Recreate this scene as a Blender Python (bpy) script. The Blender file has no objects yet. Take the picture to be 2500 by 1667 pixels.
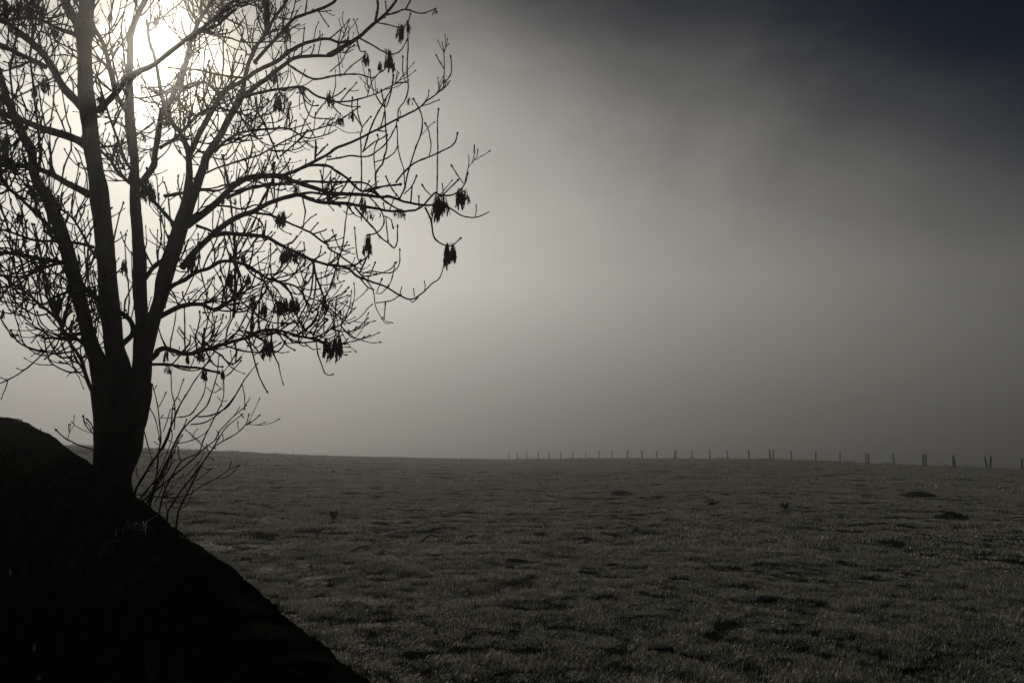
import bpy, bmesh, math, random
import numpy as np
from mathutils import Vector, Matrix
from mathutils.bvhtree import BVHTree

scene = bpy.context.scene
col = scene.collection
R = math.radians

# ------------------------------------------------------------------ camera
LENS = 28.0
PITCH = R(7.47)
cam_data = bpy.data.cameras.new('camera')
cam = bpy.data.objects.new('camera', cam_data)
col.objects.link(cam)
cam_data.sensor_width = 36.0
cam_data.lens = LENS
cam_data.clip_start = 0.05
cam_data.clip_end = 3000.0
cam.location = (0.0, 0.0, 0.0)
cam.rotation_euler = (R(90) + PITCH, 0.0, 0.0)
scene.camera = cam

# ------------------------------------------------------------------ sky and sun
SUN_EL, SUN_AZ = R(25.0), R(-25.0)          # azimuth measured from +Y towards +X
SUN_DIR = Vector((math.sin(SUN_AZ) * math.cos(SUN_EL), math.cos(SUN_AZ) * math.cos(SUN_EL), math.sin(SUN_EL)))
CLOUD_TOP, CLOUD_SOFT, CLOUD_RAGGED = 0.485, 0.46, 0.24    # sine of elevation
CLOUD_TILT = (-0.26, 0.15, 0.0)                            # the bank stands higher to the left
CLOUD_G, CLOUD_BRIGHT = 0.50, 12.2
CLOUD_SHIFT = (0.0, 0.0, 0.0)
world = bpy.data.worlds.new('World')
scene.world = world
world.use_nodes = True
wn = world.node_tree
wn.nodes.clear()
sky_tex = wn.nodes.new('ShaderNodeTexSky')
sky_tex.sky_type = 'NISHITA'
sky_tex.sun_disc = False
sky_tex.sun_elevation = SUN_EL
sky_tex.sun_rotation = SUN_AZ
sky_tex.air_density = 0.22
sky_tex.dust_density = 0.0
sky_tex.ozone_density = 1.0
# low bank of morning cloud in the sky, all round the horizon: pale, brighter towards the sun, with an uneven upper edge
def wnode(kind, **kw):
    n = wn.nodes.new(kind)
    for k, v in kw.items(): setattr(n, k, v)
    return n
def wmath(op, a, b=None, c=None, clamp=False):
    n = wnode('ShaderNodeMath', operation=op, use_clamp=clamp)
    for k, v in enumerate((a, b, c)):
        if v is None: continue
        if isinstance(v, (int, float)): n.inputs[k].default_value = v
        else: wn.links.new(v, n.inputs[k])
    return n.outputs[0]
tc = wnode('ShaderNodeTexCoord')
sep = wnode('ShaderNodeSeparateXYZ')
wn.links.new(tc.outputs['Generated'], sep.inputs[0])
cn = wnode('ShaderNodeTexNoise')
cn.inputs['Scale'].default_value = 2.3
cn.inputs['Detail'].default_value = 6.0
cn.inputs['Roughness'].default_value = 0.55
cn.inputs['Distortion'].default_value = 0.25
mp = wnode('ShaderNodeMapping')
mp.inputs['Location'].default_value = CLOUD_SHIFT
mp.inputs['Scale'].default_value = (1.0, 1.0, 1.6)
wn.links.new(tc.outputs['Generated'], mp.inputs['Vector'])
wn.links.new(mp.outputs['Vector'], cn.inputs['Vector'])
dt = wnode('ShaderNodeVectorMath', operation='DOT_PRODUCT')
wn.links.new(tc.outputs['Generated'], dt.inputs[0])
dt.inputs[1].default_value = tuple(SUN_DIR)
g = CLOUD_G
den = wmath('POWER', wmath('MULTIPLY_ADD', dt.outputs['Value'], -2 * g, 1 + g * g), 1.5)
phase = wmath('DIVIDE', (1 - g * g) * CLOUD_BRIGHT, den)
edge = wmath('MULTIPLY_ADD', cn.outputs['Fac'], CLOUD_RAGGED, CLOUD_TOP - 0.5 * CLOUD_RAGGED)
tl = wnode('ShaderNodeVectorMath', operation='DOT_PRODUCT')
wn.links.new(tc.outputs['Generated'], tl.inputs[0])
tl.inputs[1].default_value = CLOUD_TILT
edge = wmath('ADD', edge, tl.outputs['Value'])
cover = wmath('DIVIDE', wmath('SUBTRACT', edge, sep.outputs['Z']), CLOUD_SOFT, clamp=True)
cover = wmath('MULTIPLY', wmath('MULTIPLY', cover, cover), wmath('MULTIPLY_ADD', cover, -2.0, 3.0))
# the thick foot of the bank lets less light through
foot = wmath('MULTIPLY_ADD', wmath('DIVIDE', sep.outputs['Z'], 0.20, clamp=True), 0.55, 0.45)
phase = wmath('MULTIPLY', phase, foot)
tint = wnode('ShaderNodeMix', data_type='RGBA', blend_type='MULTIPLY')
tint.inputs['Factor'].default_value = 1.0
tint.inputs['A'].default_value = (1.0, 0.955, 0.845, 1)
wn.links.new(phase, tint.inputs['B'])
mixc = wnode('ShaderNodeMix', data_type='RGBA')
wn.links.new(cover, mixc.inputs['Factor'])
wn.links.new(sky_tex.outputs['Color'], mixc.inputs['A'])
wn.links.new(tint.outputs['Result'], mixc.inputs['B'])
bg = wn.nodes.new('ShaderNodeBackground')
bg.inputs['Strength'].default_value = 0.05
wo = wn.nodes.new('ShaderNodeOutputWorld')
wn.links.new(mixc.outputs['Result'], bg.inputs['Color'])
wn.links.new(bg.outputs['Background'], wo.inputs['Surface'])

sun_data = bpy.data.lights.new('sun', 'SUN')
sun_data.energy = 2.1
sun_data.angle = R(0.5)
sun_data.color = (1.0, 0.89, 0.72)
sun = bpy.data.objects.new('sun', sun_data)
col.objects.link(sun)
sun.rotation_euler = SUN_DIR.to_track_quat('Z', 'Y').to_euler()
sun.location = SUN_DIR * 60

HAZE_DENSITY = 0.0056
HAZE_G = 0.94
EXPOSURE = -2.07
DENOISE = True

scene.view_settings.view_transform = 'Standard'
scene.view_settings.look = 'None'
scene.view_settings.exposure = EXPOSURE
scene.view_settings.gamma = 1.0
scene.view_settings.use_curve_mapping = False
cy = scene.cycles
cy.max_bounces = 6
cy.diffuse_bounces = 2
cy.glossy_bounces = 2
cy.transmission_bounces = 3
cy.transparent_max_bounces = 6
cy.volume_bounces = 2
cy.sample_clamp_indirect = 4.0
cy.use_denoising = DENOISE
cy.caustics_reflective = False
cy.caustics_refractive = False

rng = np.random.default_rng(7)
random.seed(7)

# ------------------------------------------------------------------ helpers
F_PX = 2500.0 * LENS / 36.0                  # focal length in photograph pixels
CP, SP = math.cos(PITCH), math.sin(PITCH)

def unproject(u, v, depth):
    """point seen at photograph pixel (u, v) whose horizontal forward distance is depth metres"""
    x = (u - 1250.0) / F_PX
    y = (833.5 - v) / F_PX
    fx, fy, fz = x, CP - SP * y, SP + CP * y
    k = depth / fy
    return np.array((fx * k, depth, fz * k))

def tag(o, label=None, cat=None, group=None, kind=None):
    if label: o['label'] = label
    if cat: o['category'] = cat
    if group: o['group'] = group
    if kind: o['kind'] = kind
    return o

def empty(name, loc=(0, 0, 0)):
    o = bpy.data.objects.new(name, None)
    o.empty_display_size = 0.2
    o.location = loc
    col.objects.link(o)
    return o

def link_mesh(name, verts, faces, mat, parent=None, smooth=True):
    me = bpy.data.meshes.new(name)
    me.from_pydata([tuple(map(float, p)) for p in verts] if not isinstance(verts, np.ndarray) else verts.tolist(), [], faces)
    if smooth:
        me.polygons.foreach_set('use_smooth', [True] * len(me.polygons))
    me.materials.append(mat)
    me.update()
    o = bpy.data.objects.new(name, me)
    col.objects.link(o)
    if parent is not None:
        o.parent = parent
        o.matrix_parent_inverse = Matrix.Translation(-Vector(parent.location))
    return o

def _hash(ix, iy, iz, seed):
    h = (ix * 374761393 + iy * 668265263 + iz * 2147483647 + seed * 1274126177) & 0xffffffff
    h = ((h ^ (h >> 13)) * 1274126177) & 0xffffffff
    h = h ^ (h >> 16)
    return (h & 0xffff) / 65535.0

def vnoise(p, seed=0):
    """value noise in -1..1, p is (n, 3)"""
    p = np.asarray(p, dtype=float)
    i = np.floor(p).astype(np.int64)
    f = p - i
    f = f * f * (3 - 2 * f)
    out = 0
    for dx in (0, 1):
        for dy in (0, 1):
            for dz in (0, 1):
                w = (f[:, 0] if dx else 1 - f[:, 0]) * (f[:, 1] if dy else 1 - f[:, 1]) * (f[:, 2] if dz else 1 - f[:, 2])
                out = out + w * _hash(i[:, 0] + dx, i[:, 1] + dy, i[:, 2] + dz, seed)
    return out * 2 - 1

def fbm(p, octaves=3, seed=0, gain=0.5):
    p = np.asarray(p, dtype=float)
    a, s, tot = 1.0, 0.0, 0.0
    for k in range(octaves):
        s = s + a * vnoise(p * (2 ** k), seed + k * 17)
        tot += a
        a *= gain
    return s / tot

def catmull(pts, step):
    """resample a polyline (n, k) as a Catmull-Rom curve with roughly the given step (measured on the first 3 columns)"""
    pts = np.asarray(pts, dtype=float)
    if len(pts) < 3:
        n = max(2, int(np.linalg.norm(pts[-1, :3] - pts[0, :3]) / step) + 1)
        t = np.linspace(0, 1, n)[:, None]
        return pts[0] * (1 - t) + pts[-1] * t
    P = np.vstack([2 * pts[0] - pts[1], pts, 2 * pts[-1] - pts[-2]])
    out = []
    for k in range(1, len(P) - 2):
        p0, p1, p2, p3 = P[k - 1], P[k], P[k + 1], P[k + 2]
        n = max(1, int(round(np.linalg.norm(p2[:3] - p1[:3]) / step)))
        t = (np.arange(n) / n)[:, None]
        out.append(0.5 * ((2 * p1) + (-p0 + p2) * t + (2 * p0 - 5 * p1 + 4 * p2 - p3) * t ** 2 + (-p0 + 3 * p1 - 3 * p2 + p3) * t ** 3))
    out.append(P[-2][None])
    return np.vstack(out)

class Tubes:
    """collects swept tubes into one vertex / face list"""
    def __init__(self):
        self.v, self.f, self.n = [], [], 0
    def add(self, pts, rad, sides=6, rough=0.0, seed=0, cap=True):
        pts = np.asarray(pts, float)
        rad = np.asarray(rad, float)
        m = len(pts)
        if m < 2: return
        t = np.gradient(pts, axis=0)
        t /= np.linalg.norm(t, axis=1)[:, None] + 1e-9
        ref = np.array((0.0, 0.0, 1.0)) if abs(t[0, 2]) < 0.9 else np.array((1.0, 0.0, 0.0))
        ns = np.empty_like(pts)
        nrm = np.cross(t[0], ref); nrm /= np.linalg.norm(nrm)
        for k in range(m):
            nrm = nrm - t[k] * np.dot(nrm, t[k])
            nrm /= np.linalg.norm(nrm) + 1e-9
            ns[k] = nrm
        bs = np.cross(t, ns)
        a = np.arange(sides) / sides * 2 * math.pi
        ring = ns[:, None, :] * np.cos(a)[None, :, None] + bs[:, None, :] * np.sin(a)[None, :, None]
        rr = np.repeat(rad[:, None], sides, 1)
        if rough > 0:
            base = pts[:, None, :] + ring * rad[:, None, None]
            q = base.reshape(-1, 3)
            rr = rr * (1 + rough * fbm(q * np.array((22, 22, 7.0)), 2, seed).reshape(m, sides))
        V = (pts[:, None, :] + ring * rr[:, :, None]).reshape(-1, 3)
        o = self.n
        self.v.append(V)
        idx = np.arange(m * sides).reshape(m, sides)
        nx = np.roll(idx, -1, axis=1)
        q = np.stack([idx[:-1], nx[:-1], nx[1:], idx[1:]], -1).reshape(-1, 4) + o
        self.f.extend(map(tuple, q.tolist()))
        if cap:
            self.f.append(tuple((idx[-1] + o).tolist()))
            self.f.append(tuple((idx[0][::-1] + o).tolist()))
        self.n += m * sides
    def build(self, name, mat, parent=None):
        if not self.v: return None
        return link_mesh(name, np.vstack(self.v), self.f, mat, parent)

# ------------------------------------------------------------------ materials
def new_mat(name):
    m = bpy.data.materials.new(name)
    m.use_nodes = True
    nt = m.node_tree
    nt.nodes.clear()
    out = nt.nodes.new('ShaderNodeOutputMaterial')
    return m, nt, out

def noise_node(nt, scale, detail=4, rough=0.6, mapping=None, coord='Object'):
    tc = nt.nodes.new('ShaderNodeTexCoord')
    n = nt.nodes.new('ShaderNodeTexNoise')
    n.inputs['Scale'].default_value = scale
    n.inputs['Detail'].default_value = detail
    n.inputs['Roughness'].default_value = rough
    src = tc.outputs[coord]
    if mapping:
        mp = nt.nodes.new('ShaderNodeMapping')
        mp.inputs['Scale'].default_value = mapping
        nt.links.new(src, mp.inputs['Vector'])
        src = mp.outputs['Vector']
    nt.links.new(src, n.inputs['Vector'])
    return n

def ramp(nt, src, stops):
    r = nt.nodes.new('ShaderNodeValToRGB')
    el = r.color_ramp.elements
    el[0].position, el[0].color = stops[0][0], (*stops[0][1], 1)
    el[1].position, el[1].color = stops[-1][0], (*stops[-1][1], 1)
    for p, c in stops[1:-1]:
        e = el.new(p); e.color = (*c, 1)
    nt.links.new(src, r.inputs['Fac'])
    return r

def rough_mat(name, stops, scale, rough=0.9, bump=0.5, bump_scale=None, mapping=None, dist=0.01, spec=0.2):
    m, nt, out = new_mat(name)
    b = nt.nodes.new('ShaderNodeBsdfPrincipled')
    n = noise_node(nt, scale, mapping=mapping)
    r = ramp(nt, n.outputs['Fac'], stops)
    nt.links.new(r.outputs['Color'], b.inputs['Base Color'])
    b.inputs['Roughness'].default_value = rough
    b.inputs['Specular IOR Level'].default_value = spec
    if bump:
        n2 = noise_node(nt, bump_scale or scale * 3, 6, 0.7, mapping)
        bp = nt.nodes.new('ShaderNodeBump')
        bp.inputs['Strength'].default_value = bump
        bp.inputs['Distance'].default_value = dist
        nt.links.new(n2.outputs['Fac'], bp.inputs['Height'])
        nt.links.new(bp.outputs['Normal'], b.inputs['Normal'])
    nt.links.new(b.outputs['BSDF'], out.inputs['Surface'])
    return m

def leaf_mat(name, c1, c2, trans=0.45, gloss=0.08, rough=0.35):
    """thin plant tissue: diffuse + light passing through + a little sheen from frost; the hue varies from clump to clump"""
    m, nt, out = new_mat(name)
    oi = nt.nodes.new('ShaderNodeObjectInfo')
    n = noise_node(nt, 1.3, 3)
    mth = nt.nodes.new('ShaderNodeMath'); mth.operation = 'MULTIPLY_ADD'
    nt.links.new(oi.outputs['Random'], mth.inputs[0])
    mth.inputs[1].default_value = 0.5
    nt.links.new(n.outputs['Fac'], mth.inputs[2])
    r = ramp(nt, mth.outputs['Value'], [(0.3, c1), (1.0, c2)])
    d = nt.nodes.new('ShaderNodeBsdfDiffuse')
    t = nt.nodes.new('ShaderNodeBsdfTranslucent')
    g = nt.nodes.new('ShaderNodeBsdfGlossy')
    g.inputs['Roughness'].default_value = rough
    g.inputs['Color'].default_value = (0.8, 0.82, 0.85, 1)
    nt.links.new(r.outputs['Color'], d.inputs['Color'])
    nt.links.new(r.outputs['Color'], t.inputs['Color'])
    mx = nt.nodes.new('ShaderNodeMixShader'); mx.inputs['Fac'].default_value = trans
    nt.links.new(d.outputs['BSDF'], mx.inputs[1]); nt.links.new(t.outputs['BSDF'], mx.inputs[2])
    mg = nt.nodes.new('ShaderNodeMixShader'); mg.inputs['Fac'].default_value = gloss
    nt.links.new(mx.outputs['Shader'], mg.inputs[1]); nt.links.new(g.outputs['BSDF'], mg.inputs[2])
    nt.links.new(mg.outputs['Shader'], out.inputs['Surface'])
    return m

M_BARK = rough_mat('bark', [(0.3, (0.026, 0.023, 0.019)), (0.7, (0.060, 0.054, 0.045))], 9, 0.95, 0.8, 26, (1, 1, 0.25), 0.012, 0.15)
M_TWIG = rough_mat('twig_bark', [(0.3, (0.035, 0.030, 0.025)), (0.7, (0.060, 0.052, 0.043))], 20, 0.9, 0.0, spec=0.15)
M_KEYS = leaf_mat('dry_keys', (0.035, 0.026, 0.018), (0.060, 0.044, 0.028), 0.15, 0.0)
M_WALL = rough_mat('wall_stone', [(0.3, (0.020, 0.019, 0.015)), (0.55, (0.034, 0.032, 0.027)), (0.78, (0.070, 0.067, 0.058))], 9, 1.0, 1.0, 45, None, 0.015, 0.0)
M_SOIL = rough_mat('field_soil', [(0.3, (0.016, 0.016, 0.010)), (0.7, (0.036, 0.035, 0.022))], 3.0, 1.0, 0.6, 18, None, 0.02, 0.0)
M_LANE = rough_mat('lane_tarmac', [(0.3, (0.030, 0.029, 0.028)), (0.7, (0.055, 0.053, 0.050))], 14, 0.75, 0.5, 60, None, 0.006, 0.4)
def grass_mat(name, dark, frost):
    """every blade has its own share of frost (attribute tone); the waxy, icy skin shines at grazing angles"""
    m, nt, out = new_mat(name)
    at = nt.nodes.new('ShaderNodeAttribute'); at.attribute_name = 'tone'
    oi = nt.nodes.new('ShaderNodeObjectInfo')
    ad = nt.nodes.new('ShaderNodeMath'); ad.operation = 'MULTIPLY_ADD'
    nt.links.new(oi.outputs['Random'], ad.inputs[0]); ad.inputs[1].default_value = 0.35
    nt.links.new(at.outputs['Fac'], ad.inputs[2])
    r = ramp(nt, ad.outputs['Value'], [(0.10, dark), (0.75, tuple(a * 0.5 + b * 0.5 for a, b in zip(dark, frost))), (1.25, frost)])
    d = nt.nodes.new('ShaderNodeBsdfDiffuse'); t = nt.nodes.new('ShaderNodeBsdfTranslucent'); g = nt.nodes.new('ShaderNodeBsdfGlossy')
    g.inputs['Roughness'].default_value = 0.48
    g.inputs['Color'].default_value = (0.9, 0.9, 0.88, 1)
    fr = nt.nodes.new('ShaderNodeFresnel'); fr.inputs['IOR'].default_value = 1.45
    fm = nt.nodes.new('ShaderNodeMath'); fm.operation = 'MULTIPLY'; fm.inputs[1].default_value = 0.38
    nt.links.new(fr.outputs['Fac'], fm.inputs[0])
    nt.links.new(r.outputs['Color'], d.inputs['Color']); nt.links.new(r.outputs['Color'], t.inputs['Color'])
    mx = nt.nodes.new('ShaderNodeMixShader'); mx.inputs['Fac'].default_value = 0.5
    nt.links.new(d.outputs['BSDF'], mx.inputs[1]); nt.links.new(t.outputs['BSDF'], mx.inputs[2])
    mg = nt.nodes.new('ShaderNodeMixShader')
    nt.links.new(fm.outputs['Value'], mg.inputs['Fac'])
    nt.links.new(mx.outputs['Shader'], mg.inputs[1]); nt.links.new(g.outputs['BSDF'], mg.inputs[2])
    nt.links.new(mg.outputs['Shader'], out.inputs['Surface'])
    return m
M_GRASS = grass_mat('frosted_grass', (0.058, 0.066, 0.031), (0.74, 0.75, 0.61))
M_MOSS = leaf_mat('wall_moss', (0.020, 0.021, 0.013), (0.060, 0.060, 0.046), 0.3, 0.0)
M_WEED = leaf_mat('weed', (0.030, 0.032, 0.018), (0.075, 0.075, 0.050), 0.25, 0.02)
M_SPRIG = leaf_mat('frosted_sprig', (0.14, 0.16, 0.08), (0.34, 0.35, 0.28), 0.3, 0.05)
M_POST = rough_mat('post_wood', [(0.3, (0.045, 0.040, 0.034)), (0.7, (0.085, 0.077, 0.066))], 12, 0.95, 0.4, 40, (1, 1, 0.2), 0.004, 0.1)
M_WIRE = rough_mat('fence_wire', [(0.3, (0.10, 0.10, 0.10)), (0.7, (0.16, 0.155, 0.15))], 30, 0.6, 0.0)
M_BLOCK = rough_mat('block_stone', [(0.3, (0.05, 0.05, 0.047)), (0.7, (0.12, 0.12, 0.113))], 25, 0.9, 0.6, 70, None, 0.006, 0.2)
M_STONE = rough_mat('field_stone', [(0.3, (0.20, 0.20, 0.19)), (0.7, (0.38, 0.37, 0.35))], 25, 0.85, 0.4, 70, None, 0.004, 0.3)
M_DARKSTONE = rough_mat('dark_stone', [(0.3, (0.05, 0.05, 0.048)), (0.7, (0.12, 0.118, 0.11))], 25, 0.9, 0.4, 70, None, 0.004, 0.2)
M_MOLE = rough_mat('loose_earth', [(0.3, (0.026, 0.024, 0.017)), (0.7, (0.060, 0.055, 0.042))], 22, 1.0, 0.8, 45, None, 0.02, 0.0)
M_PALEWOOD = rough_mat('pale_wood', [(0.3, (0.35, 0.33, 0.29)), (0.7, (0.50, 0.48, 0.43))], 25, 0.6, 0.2)
M_GLINTLEAF = leaf_mat('glint_leaf', (0.40, 0.34, 0.22), (0.55, 0.48, 0.34), 0.1, 0.3, 0.15)  # pale base colour paints the glint onto the leaf

# ------------------------------------------------------------------ terrain
# crest of the field seen from the lane: azimuth pixel column -> (pixel row, distance of the crest)
CREST_U = np.array([-600, 0, 160, 350, 506, 600, 719, 825, 953, 1200, 1290, 1500, 1880, 2181, 2324, 2491, 3000], float)
CREST_V = np.array([1080, 1083, 1087, 1094, 1100, 1103, 1110, 1114, 1116, 1121, 1121.5, 1119, 1121, 1134, 1139.5, 1145, 1165], float)
CREST_R = np.array([42, 46, 50, 54, 60, 64, 72, 78, 88, 104, 108, 98, 80, 71, 67, 64, 56], float)
CREST_S = (CREST_U - 1250) / F_PX
EYE_V = 833.5 + F_PX * math.tan(PITCH)
CREST_Z = -(CREST_V - EYE_V) / F_PX * CREST_R
GROUND = -1.70

def field_height(x, y, fine=True):
    x = np.asarray(x, float); y = np.asarray(y, float)
    phi = np.arctan2(x, y)
    s = np.tan(np.clip(phi, -0.9, 0.9))
    rc = np.interp(s, CREST_S, CREST_R)
    zc = np.interp(s, CREST_S, CREST_Z)
    back = np.clip((np.abs(phi) - 0.9) / 0.6, 0, 1)
    zc = zc * (1 - back) + GROUND * back
    r = np.where(y > 0.2, np.maximum(y, 0.2), 0.2)
    r = np.where(np.abs(phi) > 0.9, np.hypot(x, y) * math.cos(0.9), r)
    t = np.clip((r - 4) / (rc - 4), 0, 1)
    w = t * t * (3 - 2 * t) * 0.35 + t * 0.65
    z = GROUND + (zc - GROUND) * w
    over = np.clip(r - rc, 0, None)
    slope = zc / rc                                    # line of sight over the crest
    z = z + np.where(over > 0, over * slope - np.minimum(over, 60) ** 2 * 0.0008 - np.clip(over - 60, 0, None) * 0.06, 0.0)
    if fine:
        p = np.stack([x, y, np.zeros_like(x)], -1).reshape(-1, 3)
        amp = np.clip(1.3 - r / 90.0, 0.25, 1.0)
        n = 0.045 * fbm(p / 1.9, 2, 3) + 0.027 * fbm(p / 0.62, 2, 11) + 0.034 * fbm(p / 0.27, 2, 23)
        lump = np.clip(fbm(p / 0.6, 2, 41) - 0.25, 0, 1) * 0.065
        z = z + (n + lump).reshape(x.shape) * amp
    return z

def build_field():
    inner = np.linspace(R(-44), R(44), 460)
    outer = np.linspace(R(44), R(316), 60)[1:-1]
    ang = np.concatenate([inner, outer])
    rad = np.concatenate([[0.5, 1.5, 2.5, 3.3], np.exp(np.linspace(math.log(4.0), math.log(130.0), 500)), np.exp(np.linspace(math.log(140.0), math.log(560.0), 24))])
    A, Rr = np.meshgrid(ang, rad)
    X, Y = np.sin(A) * Rr, np.cos(A) * Rr
    Z = field_height(X, Y)
    V = np.stack([X, Y, Z], -1).reshape(-1, 3)
    m, n = len(rad), len(ang)
    idx = np.arange(m * n).reshape(m, n)
    nx = np.roll(idx, -1, 1)
    q = np.stack([idx[:-1], idx[1:], nx[1:], nx[:-1]], -1).reshape(-1, 4)
    faces = [tuple(t) for t in q.tolist()]
    faces.append(tuple(idx[0].tolist()))
    o = link_mesh('field', V, faces, M_SOIL)
    tag(o, kind='structure')
    return o
field = build_field()

# ------------------------------------------------------------------ wall along the lane
# silhouette of the coping in the photograph with the distance at which it stands
SIL = np.array([(910, 1667, 1.52), (851, 1612, 1.62), (749, 1540, 1.82), (655, 1472, 2.03), (598, 1425, 2.16), (532, 1369, 2.36),
                (470, 1334, 2.57), (414, 1300, 2.80), (353, 1251, 3.13), (300, 1212, 3.47), (224, 1152, 4.02), (176, 1115, 4.46),
                (122, 1077, 5.03), (94, 1055, 5.38), (46, 1032, 6.05), (10, 1020, 6.7)], float)
crest_pts = np.array([unproject(*p) for p in SIL])
d0 = np.array((0.62, -0.80, -0.115))
first = crest_pts[0]
ext_near = [first + d0 * k for k in (6.0, 3.5, 1.6, 0.7)]
last = crest_pts[-1]
d1 = np.array((-0.80, 0.62, 0.035))
ext_far = [last + d1 * k + np.array((0, 0, 0.02 * min(k, 3))) for k in (0.9, 2.2, 5.0, 10.0, 20.0)]
WALL_PATH = catmull(np.vstack([ext_near, crest_pts, ext_far]), 0.02)

def build_wall():
    P = WALL_PATH
    t = np.gradient(P, axis=0); t[:, 2] = 0
    t /= np.linalg.norm(t, axis=1)[:, None]
    # the path runs from near right to far left; the lane lies on its left-hand side looking back
    nrm = np.stack([t[:, 1], -t[:, 0], np.zeros(len(t))], -1)      # points to the field side
    half, rise = 0.19, 0.17
    prof = []                                                     # (across, up): lane foot, over the coping, field foot
    for z in np.linspace(-1.9, -0.20, 34): prof.append((-half - 0.03 + 0.03 * (z < -0.26), z))
    for a in np.linspace(math.pi, 0, 46): prof.append((math.cos(a) * half, -0.17 + math.sin(a) * rise))
    for z in np.linspace(-0.22, -1.9, 16): prof.append((half + 0.0, z))
    prof = np.array(prof)
    # the silhouette line is the tangent as seen from the camera: shift so that it sits a little field-side of the ridge
    V = P[:, None, :] + nrm[:, None, :] * (prof[None, :, 0, None] - 0.035 - (0.075 * np.clip((3.4 - P[:, 1]) / 1.9, 0, 1))[:, None, None]) + np.array((0, 0, 1.0)) * (prof[None, :, 1, None] + 0.004)
    cen = P[:, None, :] + np.array((0, 0, -0.25))
    d = V - cen
    d[..., 2] *= (prof[None, :, 1] > -0.3)
    d /= np.linalg.norm(d, axis=2)[..., None] + 1e-6
    q = V.reshape(-1, 3)
    arc = np.concatenate([[0], np.cumsum(np.linalg.norm(np.diff(P, axis=0), axis=1))])
    S = np.repeat(arc[:, None], len(prof), 1).reshape(-1)
    W = np.repeat(np.cumsum(np.r_[0, np.linalg.norm(np.diff(prof, axis=0), axis=1)])[None], len(P), 0).reshape(-1)
    big = fbm(q * 2.2, 2, 5) * 0.009
    mid = fbm(np.stack([S * 11, W * 4.5, W * 0], -1), 3, 9) * 0.011
    fine = fbm(np.stack([S * 38, W * 14, W * 0], -1), 3, 19) * 0.014
    up = np.repeat((prof[:, 1] > -0.3)[None], len(P), 0).reshape(-1)
    disp = (big + mid + fine) * np.where(up, 1.0, 1.6)
    V = q + d.reshape(-1, 3) * disp[:, None]
    m, n = len(P), len(prof)
    idx = np.arange(m * n).reshape(m, n)
    f = np.stack([idx[:-1, :-1], idx[:-1, 1:], idx[1:, 1:], idx[1:, :-1]], -1).reshape(-1, 4)
    faces = [tuple(k) for k in f.tolist()] + [tuple(idx[0].tolist()), tuple(idx[-1][::-1].tolist())]
    o = link_mesh('stone_wall', V, faces, M_WALL)
    tag(o, 'dark rough stone wall with rounded coping running along the lane', 'wall')
    return o, V, faces
wall, wall_v, wall_f = build_wall()
wall_bvh = BVHTree.FromPolygons([tuple(p) for p in wall_v.tolist()], wall_f)

def build_lane():
    P = WALL_PATH[::20]
    t = np.gradient(P, axis=0); t[:, 2] = 0
    t /= np.linalg.norm(t, axis=1)[:, None]
    nrm = np.stack([-t[:, 1], t[:, 0], np.zeros(len(t))], -1)
    offs = np.array([0.0, 0.35, 0.6, 1.0, 2.0, 3.5, 5.0, 7.0])
    drop = np.array([-0.02, -0.04, -0.14, -0.16, -0.15, -0.13, -0.15, -0.20])
    zl = np.maximum(P[:, 2] - 1.22, GROUND + 0.35)
    V = P[:, None, :] + nrm[:, None, :] * offs[None, :, None]
    V[:, :, 2] = zl[:, None] + drop[None]
    V[:, :, 2] += 0.012 * fbm(V.reshape(-1, 3) * 4, 2, 77).reshape(len(P), len(offs))
    m, n = len(P), len(offs)
    idx = np.arange(m * n).reshape(m, n)
    f = np.stack([idx[:-1, :-1], idx[:-1, 1:], idx[1:, 1:], idx[1:, :-1]], -1).reshape(-1, 4)
    o = link_mesh('lane', V.reshape(-1, 3), [tuple(k) for k in f.tolist()], M_LANE)
    tag(o, kind='structure')
    return o
lane = build_lane()

# ------------------------------------------------------------------ the ash tree
# limbs measured on the photograph: tile, width at start, width at end, depth gained at the end (m), name, then points
TILE = {'A': (0, 0, 3.92), 'B': (0, 400, 3.92), 'C': (0, 800, 3.92), 'D': (400, 0, 3.92), 'E': (400, 400, 3.92), 'F': (300, 850, 3.92),
        'G': (800, 0, 3.92), 'H': (800, 400, 3.92), 'J': (200, 1150, 3.92), 'K': (600, 600, 5.2275), 'N': (0, 0, 1.0)}
def parse(line):
    """'width0 width1 depth | A x,y x,y B x,y ...' -> photograph pixels and pixel widths"""
    head, body = line.split('|')
    w0, w1, dd = map(float, head.split())
    pts, t = [], None
    for tok in body.split():
        if tok in TILE:
            t = TILE[tok]
        else:
            q = tuple(map(float, tok.split(',')))
            pts.append((t[0] + q[0] / t[2], t[1] + q[1] / t[2], *(k / 3.92 for k in q[2:])))
    s = 3.92
    return w0 / s, w1 / s, dd, pts

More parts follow.
